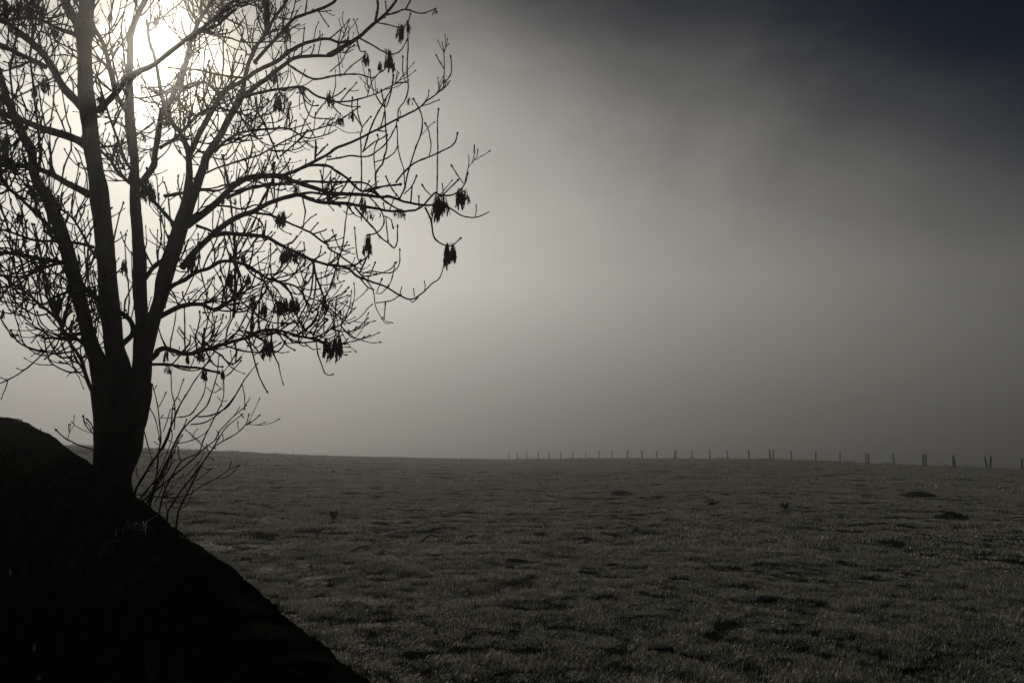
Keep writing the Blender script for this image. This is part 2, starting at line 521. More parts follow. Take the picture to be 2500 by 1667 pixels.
STEMS = '''
190 60 -0.35 | C 1005,780,130 978,620,150 950,440,160 930,300,155 888,200,145 830,0,125 B 790,1400,130 740,1200,135 688,1000,135 608,700,125 525,500,125 465,340,122 375,200,95 315,50,82 A 300,1450,80 240,1340,80 160,1160,88 90,1010,66 40,850,60 0,700,56 N -25,120,52 -45,40,48 -60,-80,44 -70,-220,38
205 100 0.10 | C 1150,760,220 1160,500,215 1140,350,200 1095,200,178 1075,0,180 B 1055,1400,188 1030,1100,172 1005,800,170 975,500,172 950,300,182 912,50,150 A 878,1400,160 860,1200,152 842,1040,165 820,850,150 810,600,138 802,400,140 800,250,165 826,100,142 832,0,148 N 213,-60,140 216,-160,130 222,-300,120 230,-480,105 236,-700,90
130 36 0.30 | C 1320,560,150 1340,330,140 1345,100,125 B 1357,1500,118 1335,1200,130 1335,900,125 1316,700,108 1302,450,105 1292,200,95 1288,0,82 A 1272,1430,90 1248,1200,95 1238,1000,85 1236,750,68 1245,500,60 1265,280,55 1330,120,52 1390,0,50 N 362,-40,46 380,-120,44 400,-260,40 415,-420,36
170 40 0.00 | C 1310,720,140 1360,480,165 1395,250,135 1440,60,125 B 1482,1450,125 1530,1300,132 E 0,1120,150 50,950,155 110,760,150 170,560,140 215,380,98 235,200,78 245,0,60 D 240,1500,60 335,1290,56 450,1080,55 555,910,52 640,835,46 760,775,42 890,680,42 1080,590,42 1210,490,40
105 75 0.25 | E 180,600,110 255,380,105 330,160,86 385,20,80 D 400,1520,80 520,1330,70 640,1110,65 735,930,75
'''
LIMBS = '''
105 85 -0.3 | A 770,260 690,150 620,10 N 145,-60 120,-150 105,-280 90,-420
46 38 0.5 | D 735,930 770,780 805,620 885,450 980,300 985,110 990,0 N 655,-60 665,-150 672,-260
62 26 0.2 | D 740,930 830,870 1000,740 1150,620 1250,550 1400,540 1568,540 G 60,530 150,470
36 26 -0.3 | D 980,300 1040,200 1120,90 1190,-20 N 720,-60 735,-160
40 30 -0.35 | D 860,610 1000,450 1120,320 1250,180 1350,135 1450,110 1568,60 G 60,20 120,-60
50 22 0.55 | G 0,530 150,450 280,370 440,230 540,150 640,30 680,-60 N 1000,-80
40 26 0.2 | D 1210,490 1300,440 1400,405 1568,380 G 120,410 270,390
60 30 -0.6 | A 1210,1060 1110,900 1060,680 1000,450 900,260 840,90 N 200,-60 180,-160
72 26 0.7 | A 930,1070 1080,920 1200,780 1300,700 1420,650 1500,600 D 70,490 280,330 400,240 520,140 600,60 700,0 N 590,-20 620,-90
72 28 0.6 | B 1360,180 1470,20 A 1480,1500 1520,1250 1555,1050 D 40,1040 100,880 180,700 240,450 280,330 350,180 460,0 N 525,-40 545,-140
62 26 0.5 | E 240,20 D 230,1450 150,1270 60,1150 0,1000 A 1530,830 1500,640 1440,420 1400,200
34 24 -0.3 | D 560,920 470,850 390,790 280,800 150,850 40,800
40 28 -0.5 | A 1530,1420 D 0,1390 100,1330 200,1230 340,1095 430,1045 520,1000
26 16 -0.4 | D 520,1040 650,1060 760,1100 825,1105
30 20 0.4 | D 330,320 450,270 550,220 560,140 530,70 560,0 N 550,-40
36 12 -0.5 | D 480,1460 580,1360 720,1280 860,1250 1050,1230 1200,1240 1370,1320 1568,1290 G 90,1240
38 10 -0.7 | D 790,920 1000,870 1150,850 1330,835 1460,920 1568,950 G 50,970 180,975 400,925 560,850 680,800 770,795
82 10 -0.9 | E 220,590 400,460 530,350 650,230 760,150 900,120 1130,115 1230,160 1400,220 1560,280 H 0,285 180,290 320,290 480,315 600,315 700,350 850,390 950,395 1050,390 1150,410 1270,490 1410,510 1540,460
40 9 0.4 | E 1130,115 1230,80 1380,10 G 0,1480 80,1420 280,1340 420,1270 650,1150 850,1050 960,960 1090,860 1112,800 1115,650 1110,500 1093,400
76 9 -0.8 | E 170,1000 300,840 430,710 560,600 700,510 850,460 1000,380 1200,310 1300,295 1450,360 H 0,375 200,385 300,400 480,430 650,455 800,450 900,410 960,340 1030,270 1080,295 1200,295 1290,220 1320,120 1345,0 G 1345,1490
30 18 0.2 | E 1300,292 1400,275 1568,285 H 60,287
50 10 0.3 | E 470,690 590,665 750,680 960,700 1100,770 1300,860 1450,930 1568,970 H 0,970 180,1000 280,1075 370,1110 560,1175 680,1255 790,1295 900,1240 1000,1150 1070,1090 1110,970 1130,900
28 16 0.4 | E 870,470 1000,485 1090,520 1250,590 1400,660 1568,780 H 0,800 120,880 220,960 300,1050 370,1110
14 7 0.2 | H 370,1110 440,1220 450,1320 470,1400 530,1500 570,1530 610,1515
55 15 -0.6 | B 1560,1380 E 0,1290 60,1180 200,1110 310,1040 430,1000 540,940 640,935 800,975 950,1070 1100,1130 1230,1160 1310,1210 1370,1330 1420,1420
60 24 -0.3 | B 1480,1500 E 0,1440 180,1365 350,1345 480,1390 600,1330 720,1250 800,1130
62 12 -1.0 | C 1400,330 1500,250 F 330,30 400,0 480,20 580,50 750,25 K 0,1170 150,1095 330,1070 450,1090 620,1130 780,1180 930,1155 1060,1075 1190,1000 1300,895
34 10 0.3 | K 600,1140 850,1190 1050,1265 1200,1255 1310,1225
26 10 0.3 | K 440,470 560,590 600,700 640,830 670,930 740,1060 850,1130 1040,1190 1150,1140 1220,1080
28 14 -0.2 | K 850,170 890,360 1000,640 1060,790 1180,885
30 26 0.2 | K 0,1100 150,1170 260,1220
95 46 -0.5 | A 780,1030 720,960 600,830 500,650 420,520 270,370 100,240 0,180 N -40,20 -90,-30
58 40 -0.7 | A 450,650 380,610 200,530 60,460 0,440 N -50,95 -110,60
100 40 -0.6 | A 830,1400 740,1340 600,1290 400,1230 250,1170 100,1120 0,1080 N -60,255 -140,240
82 32 -0.9 | B 860,300 790,260 650,190 500,100 330,40 150,10 0,20 N -60,412 -130,440
50 24 -0.8 | A 740,360 700,330 560,280 430,210 300,180 100,200 N 0,50 -40,45
62 26 -1.3 | C 1120,230 1180,150 1270,50 B 1250,1500 1150,1420 1000,1340 900,1260 800,1180 680,970 560,720 470,600 350,480 200,340 60,210 0,140 N -40,400 -80,340
52 34 -0.6 | B 660,960 560,940 330,900 200,870 80,850 0,850 N -50,625 -110,640
36 20 -0.5 | B 900,800 750,760 550,740 350,730 150,670 0,630 N -60,545
36 18 0.5 | B 640,950 500,970 330,1040 200,1100 60,1200 0,1310 N -30,770
30 14 -0.5 | B 940,920 870,820 720,560 600,440 430,300 280,160 100,60 0,-20
46 22 0.4 | C 930,680 890,620 820,450 780,320 720,220 640,110 600,20 B 540,1450 500,1330 440,1150
40 14 -0.4 | B 560,1500 500,1440 330,1300 200,1200 0,1060
28 20 -0.3 | C 850,180 800,160 700,100 600,110 440,95
44 30 0.5 | B 1290,210 1240,180 1120,70 A 1060,1540 960,1440
50 30 0.4 | B 1390,1100 1480,980 1568,910 E 120,780
40 24 -0.4 | B 900,1220 780,1200 640,1230 560,1260 480,1290
'''
TWIGS = '''
12 7 -0.1 | G 770,795 762,650 770,480 765,230
12 8 0.1 | G 770,800 765,880 740,970 680,1060 672,1140
9 6 0.0 | G 750,790 720,680 725,555
9 7 0.1 | G 1112,660 1075,600 1045,540
9 6 -0.1 | G 1112,790 1160,750 1190,680 1180,555
16 8 0.1 | G 540,150 650,125 745,95 850,125 930,130 1020,90
14 10 0 | G 745,95 775,45 800,0
22 18 0.1 | G 455,215 480,80 478,-20
11 6 -0.1 | G 450,215 580,240 680,265 765,230 795,145
15 6 -0.2 | G 290,360 450,450 520,490 600,520 680,500 730,440 755,390
18 8 -0.1 | G 280,390 310,490 350,500
20 6 -0.4 | D 1160,600 1350,720 1450,760 1568,740 G 160,715 300,715 430,750 500,700 520,690
10 6 0.1 | G 20,690 130,590 180,500 250,440
10 6 0 | G 150,720 220,640 340,550
9 6 0 | G 120,740 105,560 90,500
9 6 -0.1 | G 445,905 415,790 405,690
12 7 0.1 | G 460,910 500,980 560,1020 610,860 630,730
12 8 0.1 | H 320,270 G 325,1568 320,1400 315,1280 330,1220 240,1060 240,950
9 7 0.1 | G 330,1220 290,1100 285,960
9 7 0.1 | G 330,1220 380,1160 410,1120
16 8 -0.1 | H 465,230 460,90 520,10 G 540,1500 565,1400 550,1200 540,1020 520,880
9 7 0 | H 460,90 450,20 G 440,1500 455,1400 490,1330 485,1310
14 7 0.2 | G 340,1450 400,1260 470,1100 540,980 610,840 630,730
14 7 -0.2 | H 690,340 700,310 740,230 760,130 G 800,1560 825,1450 890,1280 905,1150 880,1050 830,970
11 7 0.1 | H 690,340 590,200 560,130
16 14 0 | H 350,260 480,225 680,195
14 7 -0.1 | H 650,185 710,100 820,0 G 950,1510 1060,1460 1180,1400 1220,1360 1240,1290
12 7 0.1 | H 1045,275 1052,60 G 1050,1560 1055,1400 1050,1220 1058,1060
9 8 0 | G 970,1500 990,1400 970,1260 940,1195
9 7 0.1 | H 740,230 725,60 G 705,1560 670,1400 660,1220
9 7 0 | H 730,290 800,220 840,130
10 7 0 | H 985,300 930,250 908,215
11 8 0 | H 1110,290 1200,200 1240,165
9 7 0 | H 1105,290 1100,190
9 7 0 | H 1300,190 1235,95 1195,30
16 8 0.1 | H 930,415 990,540 1005,650 1030,720 1120,780 1200,775 1260,720
26 13 0.2 | E 1240,85 1380,20 1568,20 H 60,60 180,140 320,260 420,260 560,370 680,440
30 12 0.2 | E 600,330 800,240 1000,205 1200,185 1400,170 1568,175 H 330,180 430,240 520,330
18 7 -0.2 | H 260,415 350,520 440,620 500,700 590,760 640,805 670,740 672,610
13 8 0 | H 400,320 500,430 540,530 530,600 470,660 400,680
9 8 0 | H 540,500 610,540 625,600
9 6 0 | H 555,500 575,720
12 6 -0.1 | H 120,880 160,700 180,500 195,380
9 6 0 | H 120,830 50,650
17 9 0 | H 310,1040 350,940 385,860
10 7 0 | H 320,970 275,850 263,630
10 7 0 | H 330,1060 400,1030 600,1045 680,960 690,830
10 6 0.1 | H 370,1085 500,1045 610,1000 650,950
9 6 0 | H 570,1175 610,1120 640,960
8 6 0 | H 460,1240 510,1240 570,1180
8 6 0 | H 470,1230 515,1110
9 6 0 | H 460,1330 600,1310 690,1260
8 6 0 | H 690,1250 710,1175
9 8 0 | H 830,1270 825,1190
9 7 0 | H 780,1295 810,1330 855,1290
9 7 0 | H 540,1490 550,1355
9 6 0 | H 385,1110 445,960
14 10 0 | K 1200,130 1100,460 1000,680 860,840
12 7 0 | K 1050,740 1120,670 1210,630 1300,550
15 10 0 | K 865,170 860,400 820,640 680,930
14 7 0 | K 20,1180 120,1300 200,1420
12 8 0 | K 640,1140 720,1090 850,1000 910,885
11 9 0 | K 850,1140 950,990 1005,945
12 9 0 | K 900,1120 960,1040 1020,960
9 7 0 | K 100,1310 180,1280 240,1220
9 7 0 | K 350,1240 400,1215
24 9 0.3 | E 665,1470 680,1300 685,950 665,650 635,330 590,80 D 575,1500
18 12 0 | E 510,400 640,410 740,435 880,395 920,400
22 14 0.2 | E 900,420 960,320 1010,220 1040,150 1060,0
14 10 0 | E 820,495 920,540 960,640 960,700
28 16 0 | E 310,590 400,620 480,660
30 12 0.1 | E 0,310 150,285 330,250 520,260 650,190
20 12 -0.2 | D 780,750 620,730 450,700 330,670 150,660 60,650
17 10 -0.1 | D 380,310 520,350 650,370 720,395 870,410 1000,400 1150,400
16 10 0.1 | D 530,90 580,170 680,220 760,280 720,440 780,500 880,600
16 10 0 | A 1000,1190 1100,1160 1200,1210
20 10 -0.1 | A 960,1410 1130,1390 1240,1340 1380,1240 1450,1190
16 10 0 | A 880,520 960,580 1060,680 1200,690 1280,710
12 6 0 | A 735,550 620,530 520,530
12 6 0 | C 910,1165 830,1150 720,1105 620,1050 545,985
15 8 0 | C 908,1170 900,1000 915,880
9 6 0 | C 890,1010 830,940 797,855
9 6 0 | C 900,1000 870,920 840,885
16 9 0 | C 720,270 590,290 520,220 470,110 420,90
10 6 0 | C 740,310 660,350 585,330
30 16 0.2 | C 920,40 760,60 650,90 440,100
9 6 0 | C 295,150 350,90 410,30
9 6 0 | C 470,140 420,135 380,115
10 6 -0.2 | B 20,1500 C 60,0 120,95 160,70
13 7 0 | B 300,1500 250,1400 130,1325
12 7 0 | B 290,1490 200,1450 100,1400
18 10 -0.2 | B 540,1500 430,1200 400,900 330,600
26 18 0.1 | F 285,155 420,155 600,180 700,180 800,205 900,230
9 6 0 | F 900,230 990,270 1060,200 1120,130
14 8 0 | G 0,1530 120,1510 230,1490 380,1500 480,1440 560,1370 640,1240 660,1160
11 7 0 | G 330,1460 420,1380 550,1300
9 7 0 | G 440,1560 560,1520 640,1460 670,1420
16 8 0 | E 1040,0 1050,130 1060,320 1080,400
12 7 0 | D 830,1080 840,1200 850,1260
22 12 0.1 | D 880,930 900,1080 950,1160 1000,1280 1060,1420 1090,1500
18 10 0 | D 1380,1240 1310,1330 1200,1420 1130,1480
13 8 0 | D 1330,850 1345,980 1380,1080 1430,1130 1568,1140
11 7 0 | D 1440,1130 1500,1030 1568,950
10 6 0 | D 940,870 945,1000 950,1160
'''
SUCKERS = '''
26 6 0 | F 90,1480 130,1340 200,1220 300,1060 380,940 500,650 560,520 620,420 690,300 780,180 870,30
22 6 0.1 | F 220,1500 300,1330 330,1150 340,1000 365,850 345,640 325,500 285,360
26 6 -0.1 | F 260,1480 350,1230 430,1070 520,860 600,740 700,650 800,550 850,420 900,250 920,90
20 6 0.15 | F 130,1510 300,1370 480,1220 640,1090 780,960 880,880 930,790 1010,700 1110,610 1165,560
20 6 -0.1 | F 430,1560 560,1360 700,1180 830,1000 920,860 990,750 1130,640
20 7 0.1 | F 530,1560 640,1340 750,1120 850,970 920,910 1050,840 1140,770 1190,700 1205,650
16 6 0 | F 350,1560 380,1420 440,1280 560,1080 720,1000 770,880 850,720 920,580 960,480 965,260
14 5 0 | F 110,1400 250,1410 440,1430 620,1400 760,1310 900,1240 1020,1160 1095,1130
12 5 0 | F 380,970 450,800 480,560 530,450 575,310
10 5 0 | F 490,780 500,560 465,400 460,240
12 5 0 | F 540,660 640,640 700,570 780,420 800,250
14 5 0 | F 720,655 850,640 1000,560 1100,410 1160,300 1275,160
12 5 0 | F 650,730 780,710 900,640 1020,520 1110,400 1150,320
9 5 0 | F 530,910 660,880 790,810 830,750
9 4 0 | F 430,1430 390,1230 480,1000 560,850
10 5 0 | F 200,780 240,920 280,1060
9 5 0 | F 255,570 310,670 340,800 355,860
8 4 0 | F 345,560 375,510 405,440
8 4 0 | F 385,800 430,680 455,590 480,580
7 4 0 | F 350,925 320,910 293,890
8 4 0 | F 1145,350 1165,470 1165,560
7 4 0 | F 1165,550 1195,510 1215,470
7 4 0 | F 1060,650 1095,600 1120,555
8 4 0 | F 1180,740 1240,700 1295,655
7 4 0 | F 1010,1170 1030,1120 1040,1080
7 4 0 | F 900,1245 980,1240 1050,1190 1100,1135
7 4 0 | F 670,850 640,800
7 4 0 | F 660,860 690,800 722,770
8 4 0 | F 510,1250 600,1220 660,1160 710,1100
8 4 0 | F 620,1275 700,1265 770,1220 830,1165
7 4 0 | F 800,370 850,420 880,425 915,400
7 4 0 | F 955,510 930,490 905,465
7 4 0 | F 955,510 1000,500
9 4 0 | F 560,1100 530,1000 530,960
8 4 0 | F 520,1560 620,1490 665,1380
9 5 0 | F 300,1490 380,1330 370,1220 480,1090
9 5 0 | F 170,1440 300,1260 460,900 470,800
14 5 0 | F 130,1490 250,1330 420,1190 500,960 600,700
'''
DEPTH0 = 5.5
PX = DEPTH0 / F_PX                            # metres per photograph pixel at the trunk

placed = []                                   # image points with their depth, for finding where a limb leaves its parent
def depth_at(u, v, default=DEPTH0):
    if not placed: return default
    A = np.vstack(placed)
    d = np.hypot(A[:, 0] - u, A[:, 1] - v)
    k = int(np.argmin(d))
    return A[k, 2] if d[k] < 45 else default

def stroke3d(line, step=0.03, default=DEPTH0, wiggle=0.0, seed=0):
    w0, w1, dd, pts = parse(line)
    d0 = depth_at(*pts[0][:2], default)
    seg = np.r_[0, np.cumsum([math.hypot(pts[k + 1][0] - pts[k][0], pts[k + 1][1] - pts[k][1]) for k in range(len(pts) - 1)])]
    s = seg / max(seg[-1], 1e-6)
    raw = []
    for pt, q in zip(pts, s):
        u, v = pt[:2]
        dep = d0 + dd * q ** 1.3
        P = unproject(u, v, dep)
        w = (pt[2] if len(pt) > 2 else w0 + (w1 - w0) * q ** 0.8) * 0.5 * dep / F_PX
        raw.append((*P, w, u, v, dep))
    raw = np.array(raw)
    c = catmull(raw, step)
    placed.append(c[:, 4:7])
    P = c[:, :3].copy()
    if wiggle:
        n = np.stack([fbm(P * 7 + 10 * k, 2, seed + k) for k in range(3)], -1)
        n2 = np.stack([fbm(P * 24 + 10 * k, 2, seed + 50 + k) for k in range(3)], -1)
        P += (n * wiggle + n2 * min(wiggle * 0.5, 0.0035)) * np.linspace(0, 1, len(P))[:, None] ** 0.3
    return P, np.clip(c[:, 3], 0.0015, None)

def lines(s): return [l for l in s.strip().splitlines() if l.strip()]

def sun_gap(pts):
    """how close a limb comes to the line of sight to the sun, in photograph pixels (the crown is thin there)"""
    p = np.asarray(pts); k = CP * p[:, 1] + SP * p[:, 2]
    u = 1250 + p[:, 0] / k * F_PX; v = 833.5 - (CP * p[:, 2] - SP * p[:, 1]) / k * F_PX
    return float(np.hypot(u - 393, v - 134).min())

def twig_points(start, direction, length, up, seed, step=0.035, kink=0.16):
    """a shoot that leaves its branch sideways and turns up towards the light"""
    step = min(step, length / 4)
    n = max(4, int(length / step))
    p = np.array(start, float); d = np.array(direction, float); d /= np.linalg.norm(d)
    out = [p.copy()]
    r = np.random.default_rng(seed)
    for k in range(n):
        d = d + np.array((0, 0, 1.0)) * up * (k / n + 0.25) + r.normal(0, kink, 3) * (1.5 if k % 4 == 3 else 0.25)
        d /= np.linalg.norm(d)
        p = p + d * step
        out.append(p.copy())
    return np.array(out)

def shoot(tb, pts, r0, r1, bud=True, sides=5, seed=0):
    """one twig: tapered, swollen at its nodes, with a fat bud at the end"""
    m = len(pts)
    rad = np.linspace(r0, r1, m)
    node = np.arange(m) % 4 == 3
    rad = rad * np.where(node, 1.28, 1.0)
    if bud and m > 3:
        d = pts[-1] - pts[-2]; d /= np.linalg.norm(d) + 1e-9
        b = r1 * 1.9
        pts = np.vstack([pts, pts[-1] + d * 0.006, pts[-1] + d * 0.014, pts[-1] + d * 0.022])
        rad = np.r_[rad, b, b * 0.85, r1 * 0.3]
    tb.add(pts, rad, sides, 0.0, seed)

def grow_twigs(P, rad, tb, n, seed, lmin=0.14, lmax=0.55, up=0.12, sub=0.5, r0=0.0055, drooping=0.28):
    r = np.random.default_rng(seed)
    t = np.gradient(P, axis=0)
    t /= np.linalg.norm(t, axis=1)[:, None] + 1e-9
    for k in range(n):
        i = int(r.uniform(0.12, 1.0) * (len(P) - 1))
        side = r.normal(0, 1, 3); side -= t[i] * np.dot(side, t[i]); side /= np.linalg.norm(side) + 1e-9
        px = 1250 + P[i][0] / (CP * P[i][1] + SP * P[i][2]) * F_PX      # the outer crown is open, with short twigs only
        if px > 850 and r.random() < 0.6: continue
        droop = r.random() < drooping
        d = t[i] * r.uniform(0.2, 0.9) + side * r.uniform(0.6, 1.1) + np.array((0, 0, -0.5 if droop else 0.35))
        L = r.uniform(lmin, lmax) * (1.25 if droop else 1.0) * float(np.interp(px, [620, 930], [1.0, 0.4]))
        rr = min(r0 * r.uniform(0.8, 1.3), rad[i] * 0.8)
        pts = twig_points(P[i], d, L, up * (1.5 if droop else 1.0) * r.uniform(0.6, 1.5), int(r.integers(1 << 30)))
        if sun_gap(pts) < 55: continue  # drop twigs around the sun: its washed-out hole is put into the crown
        shoot(tb, pts, rr, max(0.0024, rr * 0.66), seed=k)
        if r.random() < sub:
            for _ in range(int(r.integers(1, 4))):
                j = int(r.uniform(0.25, 0.85) * (len(pts) - 1))
                tt = pts[min(j + 1, len(pts) - 1)] - pts[j]; tt /= np.linalg.norm(tt) + 1e-9
                sd = r.normal(0, 1, 3); sd -= tt * np.dot(sd, tt); sd /= np.linalg.norm(sd) + 1e-9
                q = twig_points(pts[j], tt * 0.7 + sd * 0.8, r.uniform(0.06, 0.22), up * 1.2, int(r.integers(1 << 30)), 0.03)
                shoot(tb, q, rr * 0.75, 0.0023, seed=k)

# --- trunk: a fluted bole measured from the photograph
BOLE = [(1790, 850, 1330), (1560, 866, 1262), (1430, 884, 1248), (1300, 903, 1300), (1150, 911, 1350), (1000, 917, 1362), (930, 915, 1385),
        (830, 911, 1415), (700, 902, 1437), (600, 892, 1446), (540, 930, 1440), (470, 1010, 1425), (410, 1090, 1400)]
tree_base = unproject(277, 1180, DEPTH0); tree_base[2] = float(field_height(tree_base[0:1], tree_base[1:2])[0])
tree = empty('ash_tree', tuple(tree_base))
tag(tree, 'bare many-stemmed tree with hanging seed bunches, standing behind the wall against the sun', 'tree')

def build_bole():
    rows = []
    for y, l, rr in BOLE:
        v = 800 + y / 3.92
        rows.append((*unproject((l + rr) / 2 / 3.92, v, DEPTH0), (rr - l) / 2 / 3.92 * PX))
    rows = np.array(rows)
    low = rows[0].copy(); low[2] = tree_base[2] - 0.15; low[0] -= 0.0; low[3] *= 1.35
    mid = rows[0].copy(); mid[2] = (rows[0, 2] + tree_base[2]) * 0.5; mid[3] *= 1.02
    rows = np.vstack([low, mid, rows])
    c = catmull(rows, 0.02)
    sides = 64
    a = np.arange(sides) / sides * 2 * math.pi
    m = len(c)
    V = np.zeros((m, sides, 3))
    hgt = np.linspace(0, 1, m)
    for k in range(m):
        rx = c[k, 3] * 0.985; ry = rx * 0.82
        flute = 1 + 0.055 * np.cos(3 * a + 0.7 + hgt[k] * 0.6) * (1 - 0.3 * hgt[k]) + 0.035 * np.cos(5 * a + 2.1 - hgt[k])
        V[k, :, 0] = c[k, 0] + np.cos(a) * rx * np.where(np.abs(np.cos(a)) > 0.8, 1, flute)
        V[k, :, 1] = c[k, 1] + np.sin(a) * ry * flute
        V[k, :, 2] = c[k, 2]
    q = V.reshape(-1, 3)
    n = fbm(q * np.array((38, 38, 6.0)), 3, 8) * 0.006 + fbm(q * np.array((9, 9, 4.0)), 2, 4) * 0.006
    dirs = np.stack([np.cos(a), np.sin(a), np.zeros(sides)], -1)
    q = q + (np.repeat(dirs[None], m, 0).reshape(-1, 3)) * n[:, None]
    idx = np.arange(m * sides).reshape(m, sides); nx = np.roll(idx, -1, 1)
    f = np.stack([idx[:-1], nx[:-1], nx[1:], idx[1:]], -1).reshape(-1, 4)
    faces = [tuple(t) for t in f.tolist()] + [tuple(idx[-1].tolist()), tuple(idx[0][::-1].tolist())]
    return link_mesh('trunk', q, faces, M_BARK, tree)
build_bole()

limb_curves = []
for k, l in enumerate(lines(STEMS)):
    P, rad = stroke3d(l, 0.03, DEPTH0, 0.006, 100 + k)
    tb = Tubes(); tb.add(P, rad, 20, 0.05, 60 + k)
    o = tb.build('stem', M_BARK, tree)
    limb_curves.append((P, rad, o, 'stem'))
for k, l in enumerate(lines(LIMBS)):
    P, rad = stroke3d(l, 0.025, DEPTH0, 0.008, 200 + k)
    rad = rad * 0.94 * (1 + 0.09 * vnoise(np.stack([np.arange(len(P)) * 0.31, np.full(len(P), k * 3.7), np.zeros(len(P))], -1), 5))
    tb = Tubes(); tb.add(P, rad, 10, 0.06, 90 + k)
    o = tb.build('branch', M_BARK, tree)
    limb_curves.append((P, rad, o, 'branch'))
for k, l in enumerate(lines(TWIGS)):
    P, rad = stroke3d(l, 0.03, DEPTH0, 0.006, 300 + k)
    tb = Tubes()
    shoot(tb, P, rad[0] * 1.22, max(rad[-1] * 1.3, 0.0040), True, 6, k)
    # short spurs and leaf scars along it
    r = np.random.default_rng(900 + k)
    t = np.gradient(P, axis=0); t /= np.linalg.norm(t, axis=1)[:, None] + 1e-9
    for j in range(2, len(P) - 1, 3):
        if r.random() < 0.55:
            sd = r.normal(0, 1, 3); sd -= t[j] * np.dot(sd, t[j]); sd /= np.linalg.norm(sd) + 1e-9
            e = P[j] + sd * r.uniform(0.010, 0.026) + t[j] * 0.008
            tb.add(np.array([P[j], (P[j] + e) / 2, e]), [rad[j] * 0.55, rad[j] * 0.5, rad[j] * 0.25], 4)
    o = tb.build('twig', M_TWIG, tree)
    limb_curves.append((P, rad, o, 'twig'))

# --- limbs of the crown above the picture and on the far and near side of it, so that the crown is round
upper = np.random.default_rng(33)
def crown_branch(start, d, length, r0, seed):
    pts = twig_points(start, d, length, 0.03, seed, 0.08, 0.14)
    pts = pts[pts[:, 2] < 11.3]
    rad = np.linspace(r0, 0.005, len(pts))
    tb = Tubes(); tb.add(pts, rad, 7, 0.04, seed)
    o = tb.build('branch', M_BARK, tree)
    return pts, rad, o
for (P, rad, o, kind) in list(limb_curves[:len(lines(STEMS)) + 9]):
    top = P[-1]
    tdir = P[-1] - P[-8]; tdir /= np.linalg.norm(tdir)
    if top[2] / top[1] > 0.60 and sun_gap(P[-3:]) > 120:
        ln = upper.uniform(3.0, 6.5)
        a = crown_branch(top, tdir * 0.8 + np.array((0, 0, 0.8)) + upper.normal(0, 0.2, 3), ln, float(rad[-1]), int(upper.integers(1 << 30)))
        limb_curves.append((*a, 'high'))
        for _ in range(7):
            j = int(upper.uniform(0.1, 0.85) * len(a[0]))
            th = upper.uniform(0, 2 * math.pi)
            b = crown_branch(a[0][j], (math.cos(th), math.sin(th), 0.6), upper.uniform(0.8, 1.7), float(a[1][j]) * 0.55, int(upper.integers(1 << 30)))
            limb_curves.append((*b, 'high'))
for (P, rad, o, kind) in list(limb_curves[:5]):                # far-side and near-side limbs
    for _ in range(4):
        j = int(upper.uniform(0.35, 0.85) * len(P))
        sgn = 1 if upper.random() < 0.62 else -1
        th = math.pi / 2 * sgn + upper.uniform(-0.9, 0.9)
        if sgn < 0 and P[j][2] < 1.2: sgn, th = 1, -th
        sd_ = int(upper.integers(1 << 30)); ln_ = upper.uniform(1.0, 1.9)
        if sun_gap(twig_points(P[j], (math.cos(th), math.sin(th), 0.75), ln_, 0.03, sd_, 0.08, 0.14)) < 150: continue
        b = crown_branch(P[j], (math.cos(th), math.sin(th), 0.75), ln_, float(rad[j]) * 0.28, sd_)
        limb_curves.append((*b, 'side'))

# --- fine shoots, one bundle for each limb
for k, (P, rad, o, kind) in enumerate(limb_curves):
    L = float(np.linalg.norm(np.diff(P, axis=0), axis=1).sum())
    tb = Tubes()
    cx = P[:, 0].mean() / max(P[:, 1].mean(), 0.1) * F_PX + 1250
    inner = cx < 640
    left = cx < 260
    if kind == 'stem': n, lm = int(L * 7), 0.6
    elif kind == 'branch': n, lm = int(L * (32 if left else 30 if inner else 15)), 0.62 if left else 0.5 if inner else 0.36
    elif kind == 'side': n, lm = int(L * 7), 0.6
    elif kind == 'high': n, lm = int(L * 3), 0.6
    else: n, lm = int(L * (5 if inner else 1.8)), 0.26 if inner else 0.13
    if n < 1: continue
    if kind == 'stem':
        j = int(len(P) * 0.30); Q, rq = P[j:], rad[j:]
    else: Q, rq = P, rad
    grow_twigs(Q, rq, tb, n, 5000 + k, 0.12 if lm > 0.3 else 0.04, lm, 0.15, 0.7 if inner or kind in ('side', 'high') else 0.35, drooping=0.2 if inner else 0.04)
    s = tb.build('twigs', M_TWIG, o)
    if s: 
        s.matrix_parent_inverse = Matrix.Identity(4)
        s['kind'] = 'stuff'

